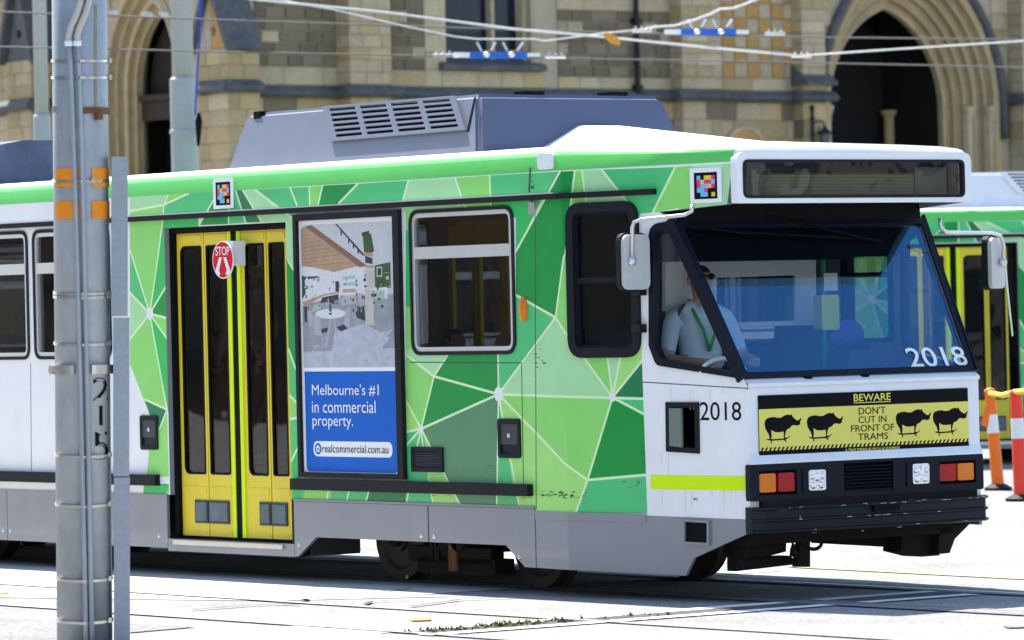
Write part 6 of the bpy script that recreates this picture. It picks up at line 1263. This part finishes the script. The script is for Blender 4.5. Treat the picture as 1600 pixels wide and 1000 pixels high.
for i, (A_, mapf, kind, a, b, za, zb, d, c) in enumerate(STONES):
    ce = mapf((a + b) / 2, (za + zb) / 2, d - .05); xd, yd = ((Vector((0, -1, 0)), Vector((1, 0, 0))) if kind == 0 else (Vector((-1, 0, 0)), Vector((0, -1, 0))))
    t_ = .055 + srnd.uniform(-.004, .006); M_ = Matrix(((xd.x * (b - a), yd.x * t_, 0, ce.x), (xd.y * (b - a), yd.y * t_, 0, ce.y), (0, 0, zb - za, ce.z), (0, 0, 0, 1)))
    if i < 300:
        o = bpy.data.objects.new('stone', SMM[c][0]); col.objects.link(o); o.parent = church; o.matrix_local = Matrix.Translation((-XC_, -YK, 0)) @ M_
    else: rest.add([M_ @ Vector(p) for p in SMM[c][1]], SMM[c][2], rk.index(c))
tag(cpart(rest.build('stonework', [SM[k] for k in rk], church)), kind='stuff')
print('STONES', len(STONES))
# ---- iron lantern on the buttress beside the portal
q = cx_(1271, 190, .45); LX = XC_ + .42
lt = empty('wall_lantern', 'black wrought iron lantern on a bracket beside the right portal', 'lantern', loc=(LX, q[0], q[1]))
MB().tube([(0, 0, -1.0), (0, 0, .22)], .035, 8).ell((0, 0, .25), (.05, .05, .07), 8, 6).ell((0, 0, .05), (.06, .06, .04), 8, 6).build('bracket_post', IRON, lt)
MB().tube([(0, 0, -.05), (.03, .12, .02), (.06, .22, -.02), (.06, .24, -.12)], .018, 8).tube([(0, 0, -.3), (.03, .1, -.2), (.04, .14, -.06)], .012, 6).build('bracket_arm', IRON, lt, True)
MB().lathe([(.02, -.08), (.05, -.13), (.13, -.20), (.13, -.23), (.02, -.23)], (.06, .24, 0), 'z', 6).build('lantern_cap', IRON, lt)
MB().lathe([(.11, -.235), (.075, -.50), (.02, -.50)], (.06, .24, 0), 'z', 6).build('lantern_glass', pm('lantern pane', (0.10, 0.11, 0.12), .2), lt)

# ================================================================== UNSEEN BUILDINGS (behind the camera, added to darken reflections in glass and paint)
def block(x0, x1, y, h, m, lab):
    e = empty('office_building', lab, 'building', 'office buildings facing the church', loc=((x0 + x1) / 2, y, 0)); cx0 = (x0 + x1) / 2
    MB().box((x0 - cx0, -12, 0), (x1 - cx0, 0, h)).build('wall', m, e); MB().box((x0 - cx0 - .2, -12, h), (x1 - cx0 + .2, .3, h + .6)).build('cornice', m, e)
    wm = None; n_ = int((x1 - x0) / 3.2)
    for f_ in range(int(h / 3.8)):
        for k in range(n_):
            if wm is None:
                o = MB().box((-.8, -.05, 0), (.8, .06, 2.3)).build('window', DGL, e); wm = o.data
            else: o = bpy.data.objects.new('window', wm); col.objects.link(o); o.parent = e
            o.location = (x0 - cx0 + 1.6 + k * 3.2, 0, 1.0 + f_ * 3.8)
BK1 = pm('dark stone wall', (0.10, 0.09, 0.08), .8, var=.2); BK2 = pm('brown brick wall', (0.13, 0.08, 0.06), .8, var=.2); BK3 = pm('grey render wall', (0.16, 0.16, 0.16), .8, var=.1)
block(-64, -34, -34, 19, BK2, 'brown brick office building across the street, leftmost of three'); block(-33.5, -6, -34, 23, BK1, 'dark stone office building across the street, middle of three'); block(-5.5, 18, -36, 16, BK3, 'grey rendered office building across the street, rightmost of three')

def block_x(y0, y1, x, h, m, lab):
    e = empty('office_building', lab, 'building', 'office buildings facing the church', loc=(x, (y0 + y1) / 2, 0)); c0 = (y0 + y1) / 2
    MB().box((0, y0 - c0, 0), (12, y1 - c0, h)).build('wall', m, e); MB().box((-.3, y0 - c0 - .2, h), (12, y1 - c0 + .2, h + .6)).build('cornice', m, e); wm = None
    for f_ in range(int(h / 3.8)):
        for k in range(int((y1 - y0) / 3.2)):
            if wm is None: o = MB().box((-.06, -.8, 0), (.05, .8, 2.3)).build('window', DGL, e); wm = o.data
            else: o = bpy.data.objects.new('window', wm); col.objects.link(o); o.parent = e
            o.location = (0, y0 - c0 + 1.6 + k * 3.2, 1.0 + f_ * 3.8)
block_x(14, 44, 58, 14, BK3, 'grey rendered building down the side street, nearer of two'); block_x(45, 90, 60, 18, BK1, 'dark stone building down the side street, farther of two')
